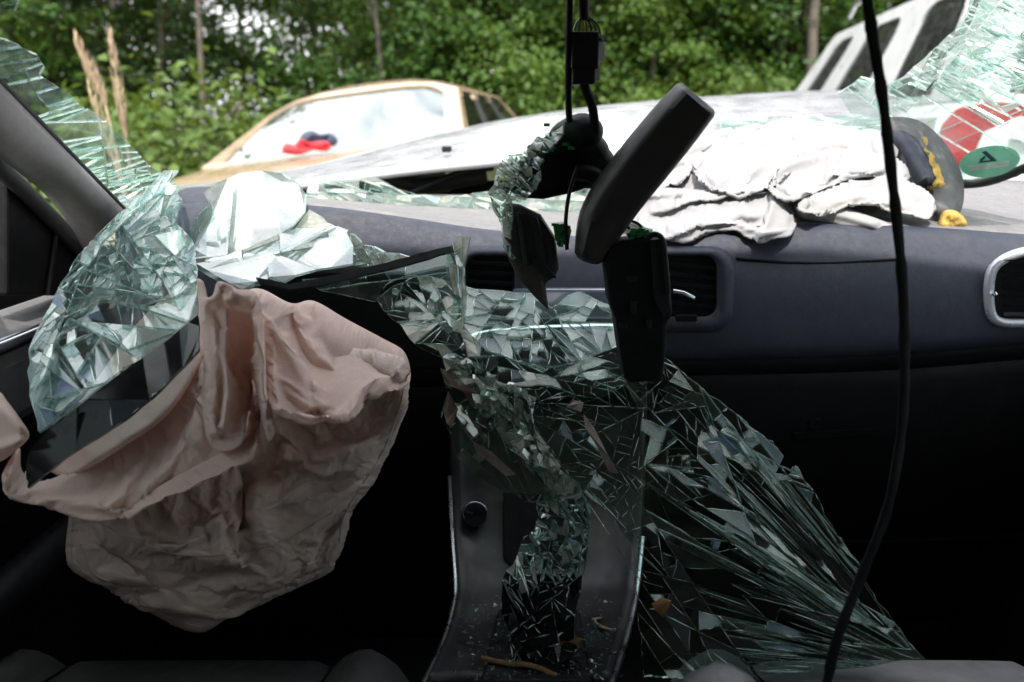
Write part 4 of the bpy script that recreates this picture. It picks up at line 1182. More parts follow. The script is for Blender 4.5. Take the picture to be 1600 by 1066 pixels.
# ------------------------------------------------------------------ hanging mirror, bracket, cables
mir = thing('rear_view_mirror', 'black interior mirror torn off and hanging by its cables, tilted up to the right', 'mirror', P(920, 420, .93))
axis = catmull([(920, 402), (940, 348), (968, 302), (1013, 245), (1055, 194), (1086, 157)], 5)
wid = catmull([(24,), (38,), (42,), (43,), (42,), (39,)], 5)
rows = []
n = len(axis)
prof = [(-1.0, .012), (-.92, -.004), (-.60, -.020), (-.42, -.024), (.2, -.022), (.80, -.018), (.96, -.006), (1.0, .010), (.8, .03), (0, .038), (-.8, .03)]
for i in range(-2, n + 2):
    k = min(max(i, 0), n - 1)
    p = axis[k]; d = axis[min(k + 1, n - 1)] - axis[max(k - 1, 0)]; d = d / np.linalg.norm(d); nn = np.array((-d[1], d[0]))
    w = wid[k][0] * (1 if 0 <= i < n else .72 if i == -1 else .3 if i == -2 else .93 if i == n else .80); ext = 0 if 0 <= i < n else (-6 if i == -1 else 5 if i == n else -9 if i == -2 else 8)
    q = p + d * ext
    sc_ = 1 if 0 <= i < n else (.75 if i in (-1, n) else .35)
    rows.append([P(q[0] - nn[0] * -s * w, q[1] - nn[1] * -s * w, .93 - .03 * (k / n) + dp * sc_) for s, dp in prof])
# s = -1 must be the upper left side
ms_ = MB(); ms_.grid(rows, close=True); ms_.poly(rows[0]); ms_.poly(rows[-1][::-1]); ms_.build('housing', M['housing'], mir, angle=50)
jb = MB(); jb.tube(path([(905, 212, .95), (925, 232, .955), (940, 255, .955), (960, 285, .95)]), [.017] * 4 + [.0165] * 4 + [.0155] * 4 + [.014] * 4, 12); jb.build('ball_arm', M['black'], mir, True)
hd = MB(); hd.tube(path([(862, 236, .955), (885, 216, .95), (908, 206, .945), (922, 210, .945), (930, 222, .95)], 4), [.010, .013, .016, .018, .019, .019, .0195, .0195, .020, .020, .019, .018, .017, .015, .012, .009, .004], 12); hd.build('mount_head', M['black'], mir, True)
sh = MB(); sh.prism([P(x, y, .955) for x, y in ((846, 232), (880, 210), (925, 225), (940, 262), (930, 290), (895, 302), (850, 312), (812, 310), (790, 296), (800, 262))], (0, .035, 0)); sh.build('bracket', M['black_deep'], mir, bevel=.008)
sh2 = MB(); sh2.tube(path([(900, 268, .945), (925, 272, .945), (950, 290, .945)], 4), .010, 8); sh2.build('bracket_arm', M['black'], mir, True)
cl = MB()
cl.prism([P(x, y, .945) for x, y in ((790, 318), (812, 322), (846, 338), (868, 372), (874, 420), (866, 436), (852, 442), (858, 488), (836, 466), (812, 438), (796, 410), (788, 372), (784, 340))], (0, .03, 0))
cl.build('clip', M['housing'], mir, bevel=.005)
for k, (a, b, w_) in enumerate((((806, 330), (818, 415), 10), ((826, 336), (846, 430), 14), ((822, 398), (850, 434), 22))):
    cl = MB(); cl.prism([P(a[0], a[1], .941), P(a[0] + w_, a[1] + 4, .939), P(b[0] + w_, b[1] + 2, .939), P(b[0], b[1], .941)], (0, .006, 0)); cl.build('clip_rib', M['black'], mir, bevel=.002)
wr = MB(); wr.tube(path([(902, 262, .93), (890, 300, .925), (884, 345, .925), (886, 390, .93)], 5), .0022, 6); wr.build('thin_wire', M['black'], mir, True)
wr = MB(); wr.tube(path([(985, 345, .93), (1000, 352, .93), (1010, 372, .935)], 5), .0016, 6); wr.tube(path([(975, 352, .93), (990, 362, .93), (1000, 378, .935)], 5), .0016, 6); wr.build('loose_wire', M['black'], mir, True)
def board(contour, Y, seed, nm='circuit_board'):
    b_ = MB(); b_.prism([P(x, y, Y) for x, y in contour], (.004, .008, .002))
    r = random.Random(seed)
    xs_, ys_ = zip(*contour)
    for i in range(14):
        c_ = P(r.uniform(min(xs_), max(xs_)), r.uniform(min(ys_), max(ys_)), Y - .003)
        b_.box(c_, (r.uniform(.002, .007), .006, r.uniform(.002, .005)), rot=None)
    return b_.build(nm, M['green'], mir)
board([(850, 215), (868, 200), (885, 194), (896, 204), (890, 222), (870, 232), (852, 238)], .938, 1)
board([(826, 236), (838, 228), (842, 236), (832, 244)], .940, 5)
board([(864, 352), (880, 350), (888, 364), (884, 384), (868, 376)], .935, 2)
board([(978, 366), (996, 358), (1016, 362), (1014, 378), (990, 382)], .925, 3)

# sensor cover below the mirror
cov = thing('sensor_cover', 'black plastic mirror base cover hanging upright in front of the centre vents', 'cover', P(1010, 600, .93))
cs = MB(); outl = [(944, 396), (952, 380), (1010, 372), (1036, 372), (1044, 400), (1050, 470), (1052, 494), (1042, 506), (1040, 560), (1036, 592), (1020, 597), (985, 600), (976, 592), (968, 545), (962, 500), (952, 470), (948, 430)]
cs.prism([P(x, y, .915) for x, y in outl], (0, .045, 0)); cs.build('cover_shell', M['black_deep'], cov, bevel=.006)
cs = MB(); cs.prism([P(1016, 374, .909), P(1036, 372, .909), P(1050, 480, .909), P(1036, 500, .909), P(1022, 470, .909)], (0, .005, 0)); cs.build('side_rib', M['black'], cov, bevel=.003)
cs = MB(); cs.tube(path([(1012, 370, .91), (1024, 366, .905), (1036, 376, .905), (1040, 410, .905), (1045, 460, .905)]), .003, 6); cs.build('cover_wire', M['black'], cov, True)
for (x, y, w, h) in ((980, 430, 16, 10), (985, 470, 10, 22), (968, 505, 12, 8), (1010, 500, 8, 14)):
    cs = MB(); cs.prism([P(x, y, .911), P(x + w, y, .911), P(x + w, y + h, .911), P(x, y + h, .911)], (0, .005, 0)); cs.build('cover_clip', M['black'], cov, bevel=.001)

# connector block and cables
cab = thing('hanging_cable', 'thin black cable hanging straight down beside the connector block', 'cable', P(890, 195, .90))
q = MB(); q.tube(path([(896, -420, .84), (891, -60, .90), (889, 60, .905), (888, 140, .92), (890, 200, .94)]), .0036, 8); q.build('sheath', M['cable'], cab, True)
wc = thing('wire_connector', 'black double connector block hanging on its wires above the mirror', 'connector', P(918, 130, .91))
q = MB(); q.tube(path([(935, -420, .84), (915, -60, .90), (912, 0, .905), (913, 30, .91)]), .0052, 8); q.build('loom', M['cable'], wc, True)
for k in range(7):
    q = MB(); q.tube(path([(910 + k * .8, 24, .91), (900 + k * 5.5, 38, .908), (896 + k * 7, 54, .908)], 4), .0011, 5)
    q.build('wire', [M['green'], M['trim_edge'], M['foam'], M['black'], M['inside'], M['red_cloth'], M['trim_edge']][k] if k in (0, 2) else (M['inside'] if k % 2 else M['black']), wc, True)
q = MB(); q.box(P(913, 80, .915), (.028, .026, .036)); q.build('plug', M['black'], wc, bevel=.002)
q = MB(); q.box(P(911, 114, .917), (.024, .024, .024)); q.build('socket', M['black'], wc, bevel=.002)
q = MB(); q.prism([P(896, 53, .902), P(930, 50, .902), P(946, 58, .912), P(944, 64, .902), P(896, 62, .902)], (0, .026, 0)); q.build('plug_cap', M['black_deep'], wc, bevel=.0015)
q = MB(); q.prism([P(934, 64, .905), P(946, 66, .912), P(945, 94, .912), P(934, 98, .905)], (0, .014, 0)); q.build('latch', M['inside'], wc, bevel=.001)
q = MB(); q.prism([P(929, 100, .907), P(938, 100, .911), P(938, 126, .911), P(929, 128, .907)], (0, .012, 0)); q.build('latch', M['inside'], wc, bevel=.001)
q = MB(); q.tube(path([(912, 128, .915), (916, 142, .915), (925, 165, .918), (930, 200, .93), (931, 215, .94)]), .0050, 8); q.build('lower_loom', M['cable'], wc, True)

hc = thing('black_cable', 'flat black cable hanging across the right side from top to bottom', 'cable', P(1290, 1066, .6))
q = MB(); q.tube(path([(1338, -380, .62), (1350, -60, .64), (1364, 60, .66), (1380, 160, .68), (1394, 280, .70), (1405, 380, .71), (1412, 480, .715), (1413, 600, .71), (1405, 700, .70), (1385, 800, .68), (1350, 890, .66), (1318, 970, .64), (1300, 1030, .63), (1286, 1100, .615)], 5), [.0050 + .0009 * math.sin(k_ * 1.9) * math.sin(k_ * .53) for k_ in range(66)], 10, flat=.45)
q.build('sheath', M['cable'], hc, True)


# ------------------------------------------------------------------ the broken windscreen
def parea(p):
    return abs(sum(p[i][0] * p[(i + 1) % len(p)][1] - p[(i + 1) % len(p)][0] * p[i][1] for i in range(len(p)))) / 2


def clip_half(p, c, nrm, keep=1):
    """part of polygon p on one side of the line through c with normal nrm"""
    out = []; n = len(p)
    for i in range(n):
        a = p[i]; b = p[(i + 1) % n]
        da = ((a[0] - c[0]) * nrm[0] + (a[1] - c[1]) * nrm[1]) * keep; db = ((b[0] - c[0]) * nrm[0] + (b[1] - c[1]) * nrm[1]) * keep
        if da >= 0: out.append(a)
        if (da >= 0) != (db >= 0):
            t = da / (da - db); out.append((a[0] + (b[0] - a[0]) * t, a[1] + (b[1] - a[1]) * t))
    return out


def densify(poly, d):
    out = []
    for i in range(len(poly)):
        a = poly[i]; b = poly[(i + 1) % len(poly)]; n = max(1, int(math.hypot(b[0] - a[0], b[1] - a[1]) / d))
        out += [(a[0] + (b[0] - a[0]) * k / n, a[1] + (b[1] - a[1]) * k / n) for k in range(n)]
    return out


def cracks_split(contour, target, dirfn, r, jag=1.5):
    """crack a plate again and again along the local crack direction"""
    todo = [[tuple(q) for q in contour]]; out = []
    while todo:
        p = todo.pop(); a = parea(p)
        if a < 14 or len(p) < 3: continue
        cx = sum(q[0] for q in p) / len(p); cy = sum(q[1] for q in p) / len(p)
        if a < target(cx, cy) * r.uniform(.55, 1.9): out.append(p); continue
        ang = dirfn(cx, cy, r); s = math.sqrt(a)
        c = (cx + r.uniform(-.22, .22) * s, cy + r.uniform(-.22, .22) * s)
        nn = (-math.sin(ang), math.cos(ang))
        todo.append(clip_half(p, c, nn, 1)); todo.append(clip_half(p, c, nn, -1))
    return out


def tidy(p, d=1.2):
    out = []
    for q in p:
        if not out or math.hypot(q[0] - out[-1][0], q[1] - out[-1][1]) > d: out.append(q)
    while len(out) > 3 and math.hypot(out[0][0] - out[-1][0], out[0][1] - out[-1][1]) < d: out.pop()
    return out


def sheet(root, contour, ctrl, target, dirfn, mats, seed, tilt=8, wob=.006, gap=.35, thick=.0028, nparts=160, minpart=70, edge=None, jag=2.0, drop=0., wsc=48., lines=.16, lr=.0005, name='glass_shard', lean=None):
    """one sheet of cracked glass: every shard a small plate of its own"""
    r = random.Random(seed)
    cont = densify(contour, 16)
    cont = [(x + r.uniform(-jag, jag), y + r.uniform(-jag, jag)) for x, y in cont]
    cells = cracks_split(cont, target, dirfn, r)
    dep = depth_from(ctrl)
    cells.sort(key=parea, reverse=True)
    stuff = {}; glint = MB()
    for k, p in enumerate(cells):
        p = tidy(p)
        if len(p) < 3 or r.random() < drop: continue
        cx = sum(q[0] for q in p) / len(p); cy = sum(q[1] for q in p) / len(p)
        def dz(x, y):
            return float(dep(x, y)) + wob * (float(vnoise(np.array(x / wsc), np.array(y / wsc), seed)) - .5) * 2
        e = 14
        y0 = dz(cx, cy)
        c = P(cx, cy, y0); px_ = P(cx + e, cy, dz(cx + e, cy)); py_ = P(cx, cy + e, dz(cx, cy + e))
        nrm = (px_ - c).cross(py_ - c).normalized()
        if nrm.y > 0: nrm = -nrm
        if lean is not None: nrm = (nrm + Vector(lean)).normalized()
        ti = math.tan(rad(tilt))
        nrm = (nrm + Vector((r.gauss(0, ti), r.gauss(0, ti) * .5, r.gauss(0, ti)))).normalized()
        cam_p = Vector((0, 0, CAMZ)); vd = (c - cam_p).normalized()
        if abs(nrm.dot(vd)) < .22: nrm = (nrm - vd * .35).normalized()
        c = c + vd * r.uniform(-.002, .002)
        front = []
        s = max(.5, 1 - gap / max(2, math.sqrt(parea(p)) * .5))
        for q in p:
            x = cx + (q[0] - cx) * s; y = cy + (q[1] - cy) * s
            ray = (P(x, y, 1.0) - cam_p).normalized()
            den = ray.dot(nrm)
            t = (c - cam_p).dot(nrm) / den if abs(den) > .12 else (c - cam_p).length
            t = min(max(t, (c - cam_p).length - .03), (c - cam_p).length + .03)
            front.append(cam_p + ray * t)
        off = -nrm * thick if nrm.dot(vd) < 0 else nrm * thick
        g_, e_ = mats(cx, cy, r)
        for i in range(len(front)):
            a = front[i]; b = front[(i + 1) % len(front)]
            if r.random() < lines and (b - a).length > .004:
                u0 = r.uniform(0, .4); u1 = r.uniform(.6, 1.)
                aa = a.lerp(b, u0) - vd * .0007; bb = a.lerp(b, u1) - vd * .0007; w_ = lr * r.uniform(.5, 1.5)
                glint.tube([aa, aa.lerp(bb, .5) + Vector((r.gauss(0, .0006), 0, r.gauss(0, .0006))), bb], [w_ * .5, w_, w_ * .4], 4)
        if k < nparts and parea(p) >= minpart:
            m = MB(); m.prism(front, off, 0, 1)
            m.build(name, [M[g_], M[e_]], root)
        else:
            stuff.setdefault((g_, e_), MB()).prism(front, off, 0, 1)
    if glint.v: tag(glint.build('crack_glint_rods', M['glint'], root, True), kind='stuff')  # bright rods added on shard edges to stand in for crack glints
    for (g_, e_), m in stuff.items():
        tag(m.build('glass_splinters', [M[g_], M[e_]], root), kind='stuff')


def ang(mean, spread, cross=.3):
    def fn(x, y, r):
        a = rad(mean) + r.gauss(0, rad(spread))
        return a + (math.pi / 2 if r.random() < cross else 0)
    return fn


def radial(cx, cy, cross=.25, spread=8):
    def fn(x, y, r):
        a = math.atan2(y - cy, x - cx) + r.gauss(0, rad(spread))
        return a + (math.pi / 2 if r.random() < cross else 0)
    return fn


def const(g_, e_='edge'):
    return lambda x, y, r: (g_, e_)


def pick(*opts):
    """opts: (weight, glass, edge)"""
    def fn(x, y, r):
        t = r.random() * sum(o[0] for o in opts)
        for w, g_, e_ in opts:
            t -= w
            if t <= 0: return g_, e_
        return opts[-1][1:]
    return fn


# strip of glass left along the left pillar
g1 = thing('windscreen_remnant', 'greenish strip of cracked windscreen still fixed along the left pillar', 'broken glass', P(230, 310, 1.25))
sheet(g1, [(-30, 40), (0, 60), (34, 72), (62, 88), (73, 104), (64, 118), (100, 142), (150, 178), (192, 214), (240, 262), (288, 297), (262, 302), (232, 306), (205, 336), (150, 282), (100, 228), (0, 126), (-40, 90)],
      [(0, 90, .86), (70, 110, .92), (150, 200, 1.07), (200, 330, 1.235), (280, 296, 1.28), (100, 190, 1.0)],
      lambda x, y: 1500 if y < 215 else (420 if y < 262 else 170), ang(-14, 9, .16), pick((3, 'glass_clear', 'edge'), (1, 'glass_mid', 'edge')), 101, tilt=5, wob=.002, gap=.7, lines=0.3)
sheet(g1, [(-20, -30), (20, -25), (27, 2), (24, 16), (0, 12), (-20, 8)], [(0, 0, .80)], lambda x, y: 350, ang(20, 20), const('glass_mid'), 102, tilt=6)

# crazed corner at the upper right
g2 = thing('windscreen_remnant', 'crazed white corner of the windscreen at the upper right, holding the green sticker', 'broken glass', P(1560, 280, 1.4))
def t2(x, y):
    d = y - (150 + (x - 1400) * .05)
    return 150 if y < 140 else (330 if y < 175 else 2600)
def d2f(x, y, r):
    if y < 170: return rad(r.choice((28, 28, 24, -22, -58))) + r.gauss(0, .12)
    return rad(r.choice((30, -24, -24))) + r.gauss(0, .06)
sheet(g2, [(1306, 146), (1345, 122), (1385, 134), (1410, 122), (1442, 94), (1468, 70), (1492, 46), (1510, 18), (1526, -30), (1660, -30), (1660, 246), (1600, 260), (1560, 274), (1520, 281), (1488, 282), (1465, 258), (1440, 228), (1408, 200), (1372, 190), (1330, 178)],
      [(1310, 150, 1.46), (1500, 20, 1.16), (1600, 0, 1.08), (1650, 150, 1.14), (1600, 262, 1.28), (1490, 284, 1.40), (1400, 195, 1.46), (1520, 150, 1.26)],
      t2, d2f, lambda x, y, r: (('glass_white' if r.random() < .4 else ('glass_mid' if r.random() < .5 else 'glass_clear'), 'edge') if y < 168 else ('glass_clear', 'edge')), 103, tilt=7, wob=.004, gap=.55, nparts=220, minpart=60, lines=0.22)
sl_ = MB(); sl_.tube(path([(1466, 286, 1.405), (1500, 288, 1.39), (1545, 283, 1.355), (1600, 264, 1.28), (1680, 236, 1.2)]), .0075, 8); sl_.build('black_seal', M['rubber'], g2, True)
sf = MB(); sf.grid(pxgrid([[(1395, 136, 1.44), (1430, 108, 1.38), (1470, 74, 1.31), (1500, 44, 1.24), (1522, 0, 1.18), (1530, -30, 1.16)], [(1404, 144, 1.44), (1440, 117, 1.38), (1479, 84, 1.31), (1509, 51, 1.24), (1530, 3, 1.18), (1538, -30, 1.16)]], 4, 2)); sf.build('dirty_edge', M['film'], g2, True, solid=.003)
# emission sticker stuck to the inside
st = thing('sticker', 'green oval sticker on the inside of the cracked corner glass', 'sticker', P(1547, 250, 1.30))
cc = P(1547, 251, 1.305); uu = (P(1590, 246, 1.27) - cc).normalized(); vv = (P(1547, 228, 1.295) - cc).normalized()
def ell(a, b, n=40): return [cc + uu * math.cos(2 * math.pi * k / n) * a + vv * math.sin(2 * math.pi * k / n) * b for k in range(n)]
nn_ = uu.cross(vv).normalized()
if nn_.y > 0: nn_ = -nn_
q = MB(); q.prism([p + nn_ * .004 for p in ell(.046, .027)], -nn_ * .0008); q.build('disc', M['sticker'], st)
q = MB(); q.prism([cc + nn_ * .0052 + uu * a + vv * b for a, b in ((-.032, -.003), (.031, -.002), (.030, -.011), (-.029, -.012))], -nn_ * .0008); q.build('pale_band', M['sticker_pale'], st)
q = MB()
q.prism([cc + nn_ * .0054 + uu * a + vv * b for a, b in ((-.010, .019), (-.004, .020), (.010, .004), (.004, .003))], -nn_ * .0008)
q.prism([cc + nn_ * .0056 + uu * a + vv * b for a, b in ((-.014, .006), (-.006, .012), (-.004, .009), (-.010, .003))], -nn_ * .0008)
q.prism([cc + nn_ * .0058 + uu * a + vv * b for a, b in ((-.014, .0035), (.012, .0035), (.012, .001), (-.014, .001))], -nn_ * .0008)
q.build('dark_mark', M['sticker_mark'], st)

# splintered foot of the windscreen standing on the dash
g0 = thing('windscreen_fragment', 'splintered pale green foot of the windscreen along the dash, below the bonnet', 'broken glass', P(700, 335, 1.45))
sheet(g0, [(470, 312), (482, 288), (520, 281), (586, 277), (604, 286), (640, 305), (700, 306), (760, 300), (800, 300), (900, 296), (960, 300), (958, 326), (900, 338), (800, 342), (740, 342), (660, 332), (560, 322), (500, 316)],
      [(480, 300, 1.40), (600, 285, 1.44), (760, 320, 1.46), (950, 310, 1.46)], lambda x, y: 190, ang(16, 14, .25), pick((2, 'glass_white', 'edge'), (2, 'glass_mid', 'edge'), (1, 'glass_crushed', 'edge_dirty')), 104, tilt=16, wob=.012, jag=3)
sheet(g0, [(1100, 196), (1130, 186), (1200, 182), (1300, 180), (1380, 184), (1400, 200), (1385, 214), (1300, 208), (1200, 206), (1120, 208)],
      [(1110, 200, 1.52), (1390, 200, 1.48)], lambda x, y: 260, ang(2, 10, .2), pick((2, 'glass_white', 'edge'), (2, 'glass_mid', 'edge')), 105, tilt=14, wob=.008)

# sheet draped over the upper left of the driver airbag
g3 = thing('windscreen_sheet', 'sky tinted green sheet of cracked glass draped over the left of the pink airbag', 'broken glass', P(45, 762, .74))
c3 = [(45, 765, .735), (60, 600, .80), (110, 420, .96), (205, 325, 1.10), (270, 275, 1.20), (300, 380, 1.02), (312, 480, .88), (305, 550, .80), (190, 660, .75), (180, 480, .90)]
band = [(45, 700), (80, 668), (130, 628), (195, 578), (250, 540), (310, 492), (312, 545), (250, 610), (190, 660), (112, 708), (42, 764), (40, 730)]
sheet(g3, band, c3, lambda x, y: 2600 if x > 150 else 5200, ang(88, 6, .05), const('glass_blackish', 'edge_dark'), 106, tilt=0.6, wob=.002, jag=1, lines=0.1)
plate3 = [(60, 676), (52, 640), (64, 590), (82, 540), (105, 500), (160, 470), (220, 480), (270, 470), (306, 440), (309, 488), (250, 536), (195, 574), (130, 622), (80, 662)]
sheet(g3, plate3, c3, lambda x, y: 1300, ang(-45, 28, .4), pick((3, 'glass_sky_tint', 'edge'), (1, 'glass_clear', 'edge')), 107, tilt=1.5, wob=0.006, lean=(-.1, 0, .5), lines=0.25)
sheet(g3, [(150, 370), (205, 322), (232, 296), (262, 288), (284, 312), (272, 345), (300, 372), (308, 436), (270, 466), (222, 476), (160, 464), (106, 494), (118, 430)], c3, lambda x, y: 330, ang(-52, 30, .4),
      pick((4, 'glass_sky_tint', 'edge'), (2, 'glass_clear', 'edge'), (1, 'glass_mid', 'edge_dirty')), 108, tilt=3.5, wob=0.009, jag=3, lean=(-.1, 0, .55), lines=0.22)
sheet(g3, [(45, 548), (58, 512), (78, 476), (96, 440), (124, 396), (150, 368), (200, 322), (256, 264), (278, 268), (262, 288), (210, 330), (160, 378), (128, 430), (104, 480), (84, 536), (66, 588), (52, 640), (44, 600)], [(a, b, c - .012) for a, b, c in c3],
      lambda x, y: 210, ang(-55, 14, .35), pick((3, 'glass_sky_tint', 'edge'), (1, 'glass_white', 'edge'), (1, 'glass_crushed', 'edge_dirty')), 109, tilt=6, wob=.006, jag=3)
# loose bits standing on that sheet
sheet(g3, [(222, 372), (282, 360), (290, 384), (270, 404), (240, 396)], [(250, 380, 1.0)], lambda x, y: 4000, ang(0, 20), const('glass_white', 'edge'), 110, tilt=3, lean=(0, 0, .9))
sheet(g3, [(238, 292), (262, 284), (276, 294), (268, 306), (246, 304)], [(250, 295, 1.16)], lambda x, y: 4000, ang(0, 20), const('glass_white', 'edge'), 111, tilt=3, lean=(0, 0, .9))

# bright plates lying above the airbag
g4 = thing('windscreen_plate', 'white shining rounded plate of glass lying above the driver airbag', 'broken glass', P(400, 405, 1.1))
sheet(g4, [(318, 300), (338, 284), (372, 272), (408, 266), (440, 270), (466, 286), (480, 306), (478, 330), (460, 352), (424, 374), (376, 394), (334, 404), (304, 406), (302, 388), (310, 364), (330, 344), (332, 326)],
      [(330, 290, 1.17), (450, 275, 1.20), (480, 330, 1.12), (380, 392, 1.01), (305, 402, .99), (400, 330, 1.11)], lambda x, y: 9000, ang(20, 14), const('glass_white', 'edge'), 112, tilt=1.2, wob=.004, jag=1.2, gap=.4, lines=0.03)
sheet(g4, [(306, 340), (330, 318), (334, 340), (314, 362), (306, 400), (290, 396), (296, 364)], [(310, 350, 1.06)], lambda x, y: 500, ang(-60, 14), const('glass_mid', 'edge'), 113, tilt=9)
g5 = thing('windscreen_plate', 'lower thick edged plates of glass jutting over the driver airbag', 'broken glass', P(450, 445, 1.05))
sheet(g5, [(306, 412), (345, 405), (396, 400), (440, 390), (438, 404), (420, 436), (398, 440), (378, 453), (340, 432)], [(306, 412, .99), (440, 392, 1.06), (378, 453, .955)], lambda x, y: 9000, ang(10, 8), const('glass_white', 'edge_dark'), 114, tilt=1.5, wob=0, jag=.6, thick=.007, lines=0)
sheet(g5, [(400, 396), (450, 386), (500, 374), (540, 362), (552, 384), (550, 412), (500, 420), (462, 428), (442, 440), (420, 434)], [(400, 396, 1.06), (545, 365, 1.11), (550, 410, 1.04), (440, 440, .98)], lambda x, y: 2600, ang(12, 12), const('glass_white', 'edge'), 115, tilt=3, wob=.002, jag=2, lines=0.05)
sheet(g5, [(386, 388), (460, 356), (484, 326), (512, 348), (544, 360), (538, 372), (490, 386), (430, 396), (330, 412), (318, 408)], [(480, 340, 1.13), (330, 408, 1.01), (540, 364, 1.12)], lambda x, y: 900, ang(-14, 14), pick((2, 'glass_white', 'edge'), (1, 'glass_crushed', 'edge_dirty')), 116, tilt=9, wob=.004, jag=2)
sheet(g5, [(398, 434), (450, 444), (520, 430), (620, 406), (718, 380), (722, 388), (640, 412), (560, 432), (500, 446), (450, 452), (404, 442)], [(400, 438, .97), (560, 425, 1.0), (720, 384, 1.04)], lambda x, y: 4200, ang(86, 5, 0), const('glass_blackish', 'edge_dark'), 117, tilt=1, wob=0, jag=.8, thick=.008, lines=0)
sheet(g5, [(470, 438), (540, 430), (620, 410), (700, 392), (716, 420), (690, 434), (640, 428), (600, 446), (590, 470), (540, 462), (500, 452)], [(480, 440, 1.0), (700, 400, 1.06), (590, 470, 1.0)], lambda x, y: 1500, ang(-16, 16), pick((1, 'glass_mid', 'edge'), (1, 'glass_dark', 'edge')), 118, tilt=6, wob=.008)
sheet(g5, [(536, 364), (552, 368), (566, 384), (600, 392), (640, 404), (600, 412), (566, 420), (548, 412)], [(545, 390, 1.10), (640, 404, 1.06)], lambda x, y: 200, ang(30, 30), pick((1, 'glass_crushed', 'edge_dirty'), (1, 'glass_white', 'edge')), 119, tilt=16, wob=.01, jag=3)

# middle of the fallen screen
g6 = thing('windscreen_sheet', 'pale cracked glass sheet sagging across the centre vents and display', 'broken glass', P(800, 600, 1.0))
c6 = [(590, 460, 1.02), (700, 440, 1.03), (860, 470, 1.03), (960, 500, 1.02), (1000, 600, .97), (760, 560, .97), (640, 520, .98), (860, 600, .95)]
sheet(g6, [(588, 468), (610, 446), (650, 430), (690, 434), (720, 444), (730, 470), (712, 500), (720, 540), (690, 560), (650, 540), (626, 512)], c6, lambda x, y: 300, ang(30, 30, .35), pick((3, 'glass_mid', 'edge'), (1, 'glass_dark', 'edge'), (1, 'glass_crushed', 'edge_dirty')), 120, tilt=3, wob=.010, jag=3, lines=0.3)
sheet(g6, [(728, 446), (760, 452), (806, 458), (836, 456), (860, 484), (884, 462), (905, 456), (952, 478), (964, 500), (968, 540), (940, 552), (900, 566), (850, 574), (800, 560), (760, 548), (716, 500)], c6, lambda x, y: 480, ang(34, 34, .35),
      pick((3, 'glass', 'edge'), (2, 'glass_mid', 'edge')), 121, tilt=2.5, wob=0.008, jag=3, lean=(0, 0, .22), lines=0.3)
sheet(g6, [(716, 500), (760, 548), (800, 562), (850, 574), (900, 566), (962, 548), (980, 600), (940, 622), (900, 618), (860, 600), (810, 600), (770, 596), (730, 560)], c6, lambda x, y: 420, ang(24, 30, .35), pick((2, 'glass_dark', 'edge'), (2, 'glass_mid', 'edge'), (1, 'glass_crushed', 'edge_dirty')), 122, tilt=3, wob=.012, jag=3, lines=0.3)
# crumpled upright scrap left of the clip
sheet(g6, [(700, 395), (716, 370), (732, 372), (728, 400), (722, 420), (730, 460), (722, 520), (706, 520), (708, 470), (700, 430)], [(715, 380, 1.0), (715, 520, .97)], lambda x, y: 330, ang(85, 18, .35), pick((1, 'glass_crushed', 'edge_dirty'), (1, 'glass_mid', 'edge_dirty')), 123, tilt=16, wob=.01, jag=3)
# glassy crumbs that cling to the mirror bracket
g9 = thing('crushed_glass', 'crust of crushed glass clinging to the left of the hanging mirror bracket', 'broken glass', P(790, 330, .93))
sheet(g9, [(772, 262), (790, 240), (820, 236), (842, 216), (866, 200), (884, 196), (880, 214), (860, 236), (846, 262), (840, 296), (812, 316), (788, 312), (770, 294)], [(780, 280, .935), (880, 200, .93), (830, 260, .925)], lambda x, y: 60, ang(32, 20, .3), pick((3, 'glass_crushed', 'edge_dirty'), (1, 'glass_dark', 'edge_dark'), (1, 'glass_mid', 'edge')), 124, tilt=24, wob=.016, jag=4, drop=.16, minpart=45)
sheet(g9, [(760, 300), (776, 282), (800, 312), (806, 340), (800, 370), (806, 400), (800, 410), (788, 390), (780, 350), (770, 330)], [(780, 300, .935), (800, 400, .935)], lambda x, y: 70, ang(40, 20, .3), pick((3, 'glass_crushed', 'edge_dirty'), (1, 'glass_mid', 'edge')), 125, tilt=24, wob=.012, jag=4, drop=.12, minpart=45)

# band of crushed glass and the big dark sheet
g7 = thing('crushed_glass', 'band of crushed cream coloured glass running down the middle', 'broken glass', P(800, 690, .93))
c7 = [(690, 560, .965), (760, 600, .94), (840, 680, .905), (900, 750, .885), (740, 640, .94), (900, 640, .925)]
sheet(g7, [(688, 548), (720, 552), (770, 590), (810, 604), (840, 622), (830, 650), (850, 690), (880, 730), (900, 752), (880, 770), (850, 752), (820, 724), (790, 690), (764, 650), (734, 610), (700, 584)], c7, lambda x, y: 110, ang(55, 26, .3),
      pick((3, 'glass_crushed', 'edge_dirty'), (1, 'glass_white', 'edge_dirty'), (1, 'glass_dark', 'edge_dark')), 126, tilt=28, wob=.020, jag=5, drop=.10, thick=.006, minpart=50, name='glass_chunk', wsc=30, lines=0.3)
sheet(g7, [(722, 590), (760, 600), (800, 640), (830, 690), (870, 736), (850, 748), (800, 700), (768, 660), (740, 630)], [(a, b, c - .02) for a, b, c in c7], lambda x, y: 130, ang(60, 30, .3),
      pick((3, 'glass_crushed', 'edge_dirty'), (1, 'glass_mid', 'edge')), 127, tilt=32, wob=.014, jag=5, drop=.42, thick=.007, minpart=50, name='glass_chunk', wsc=30, lines=0.3)
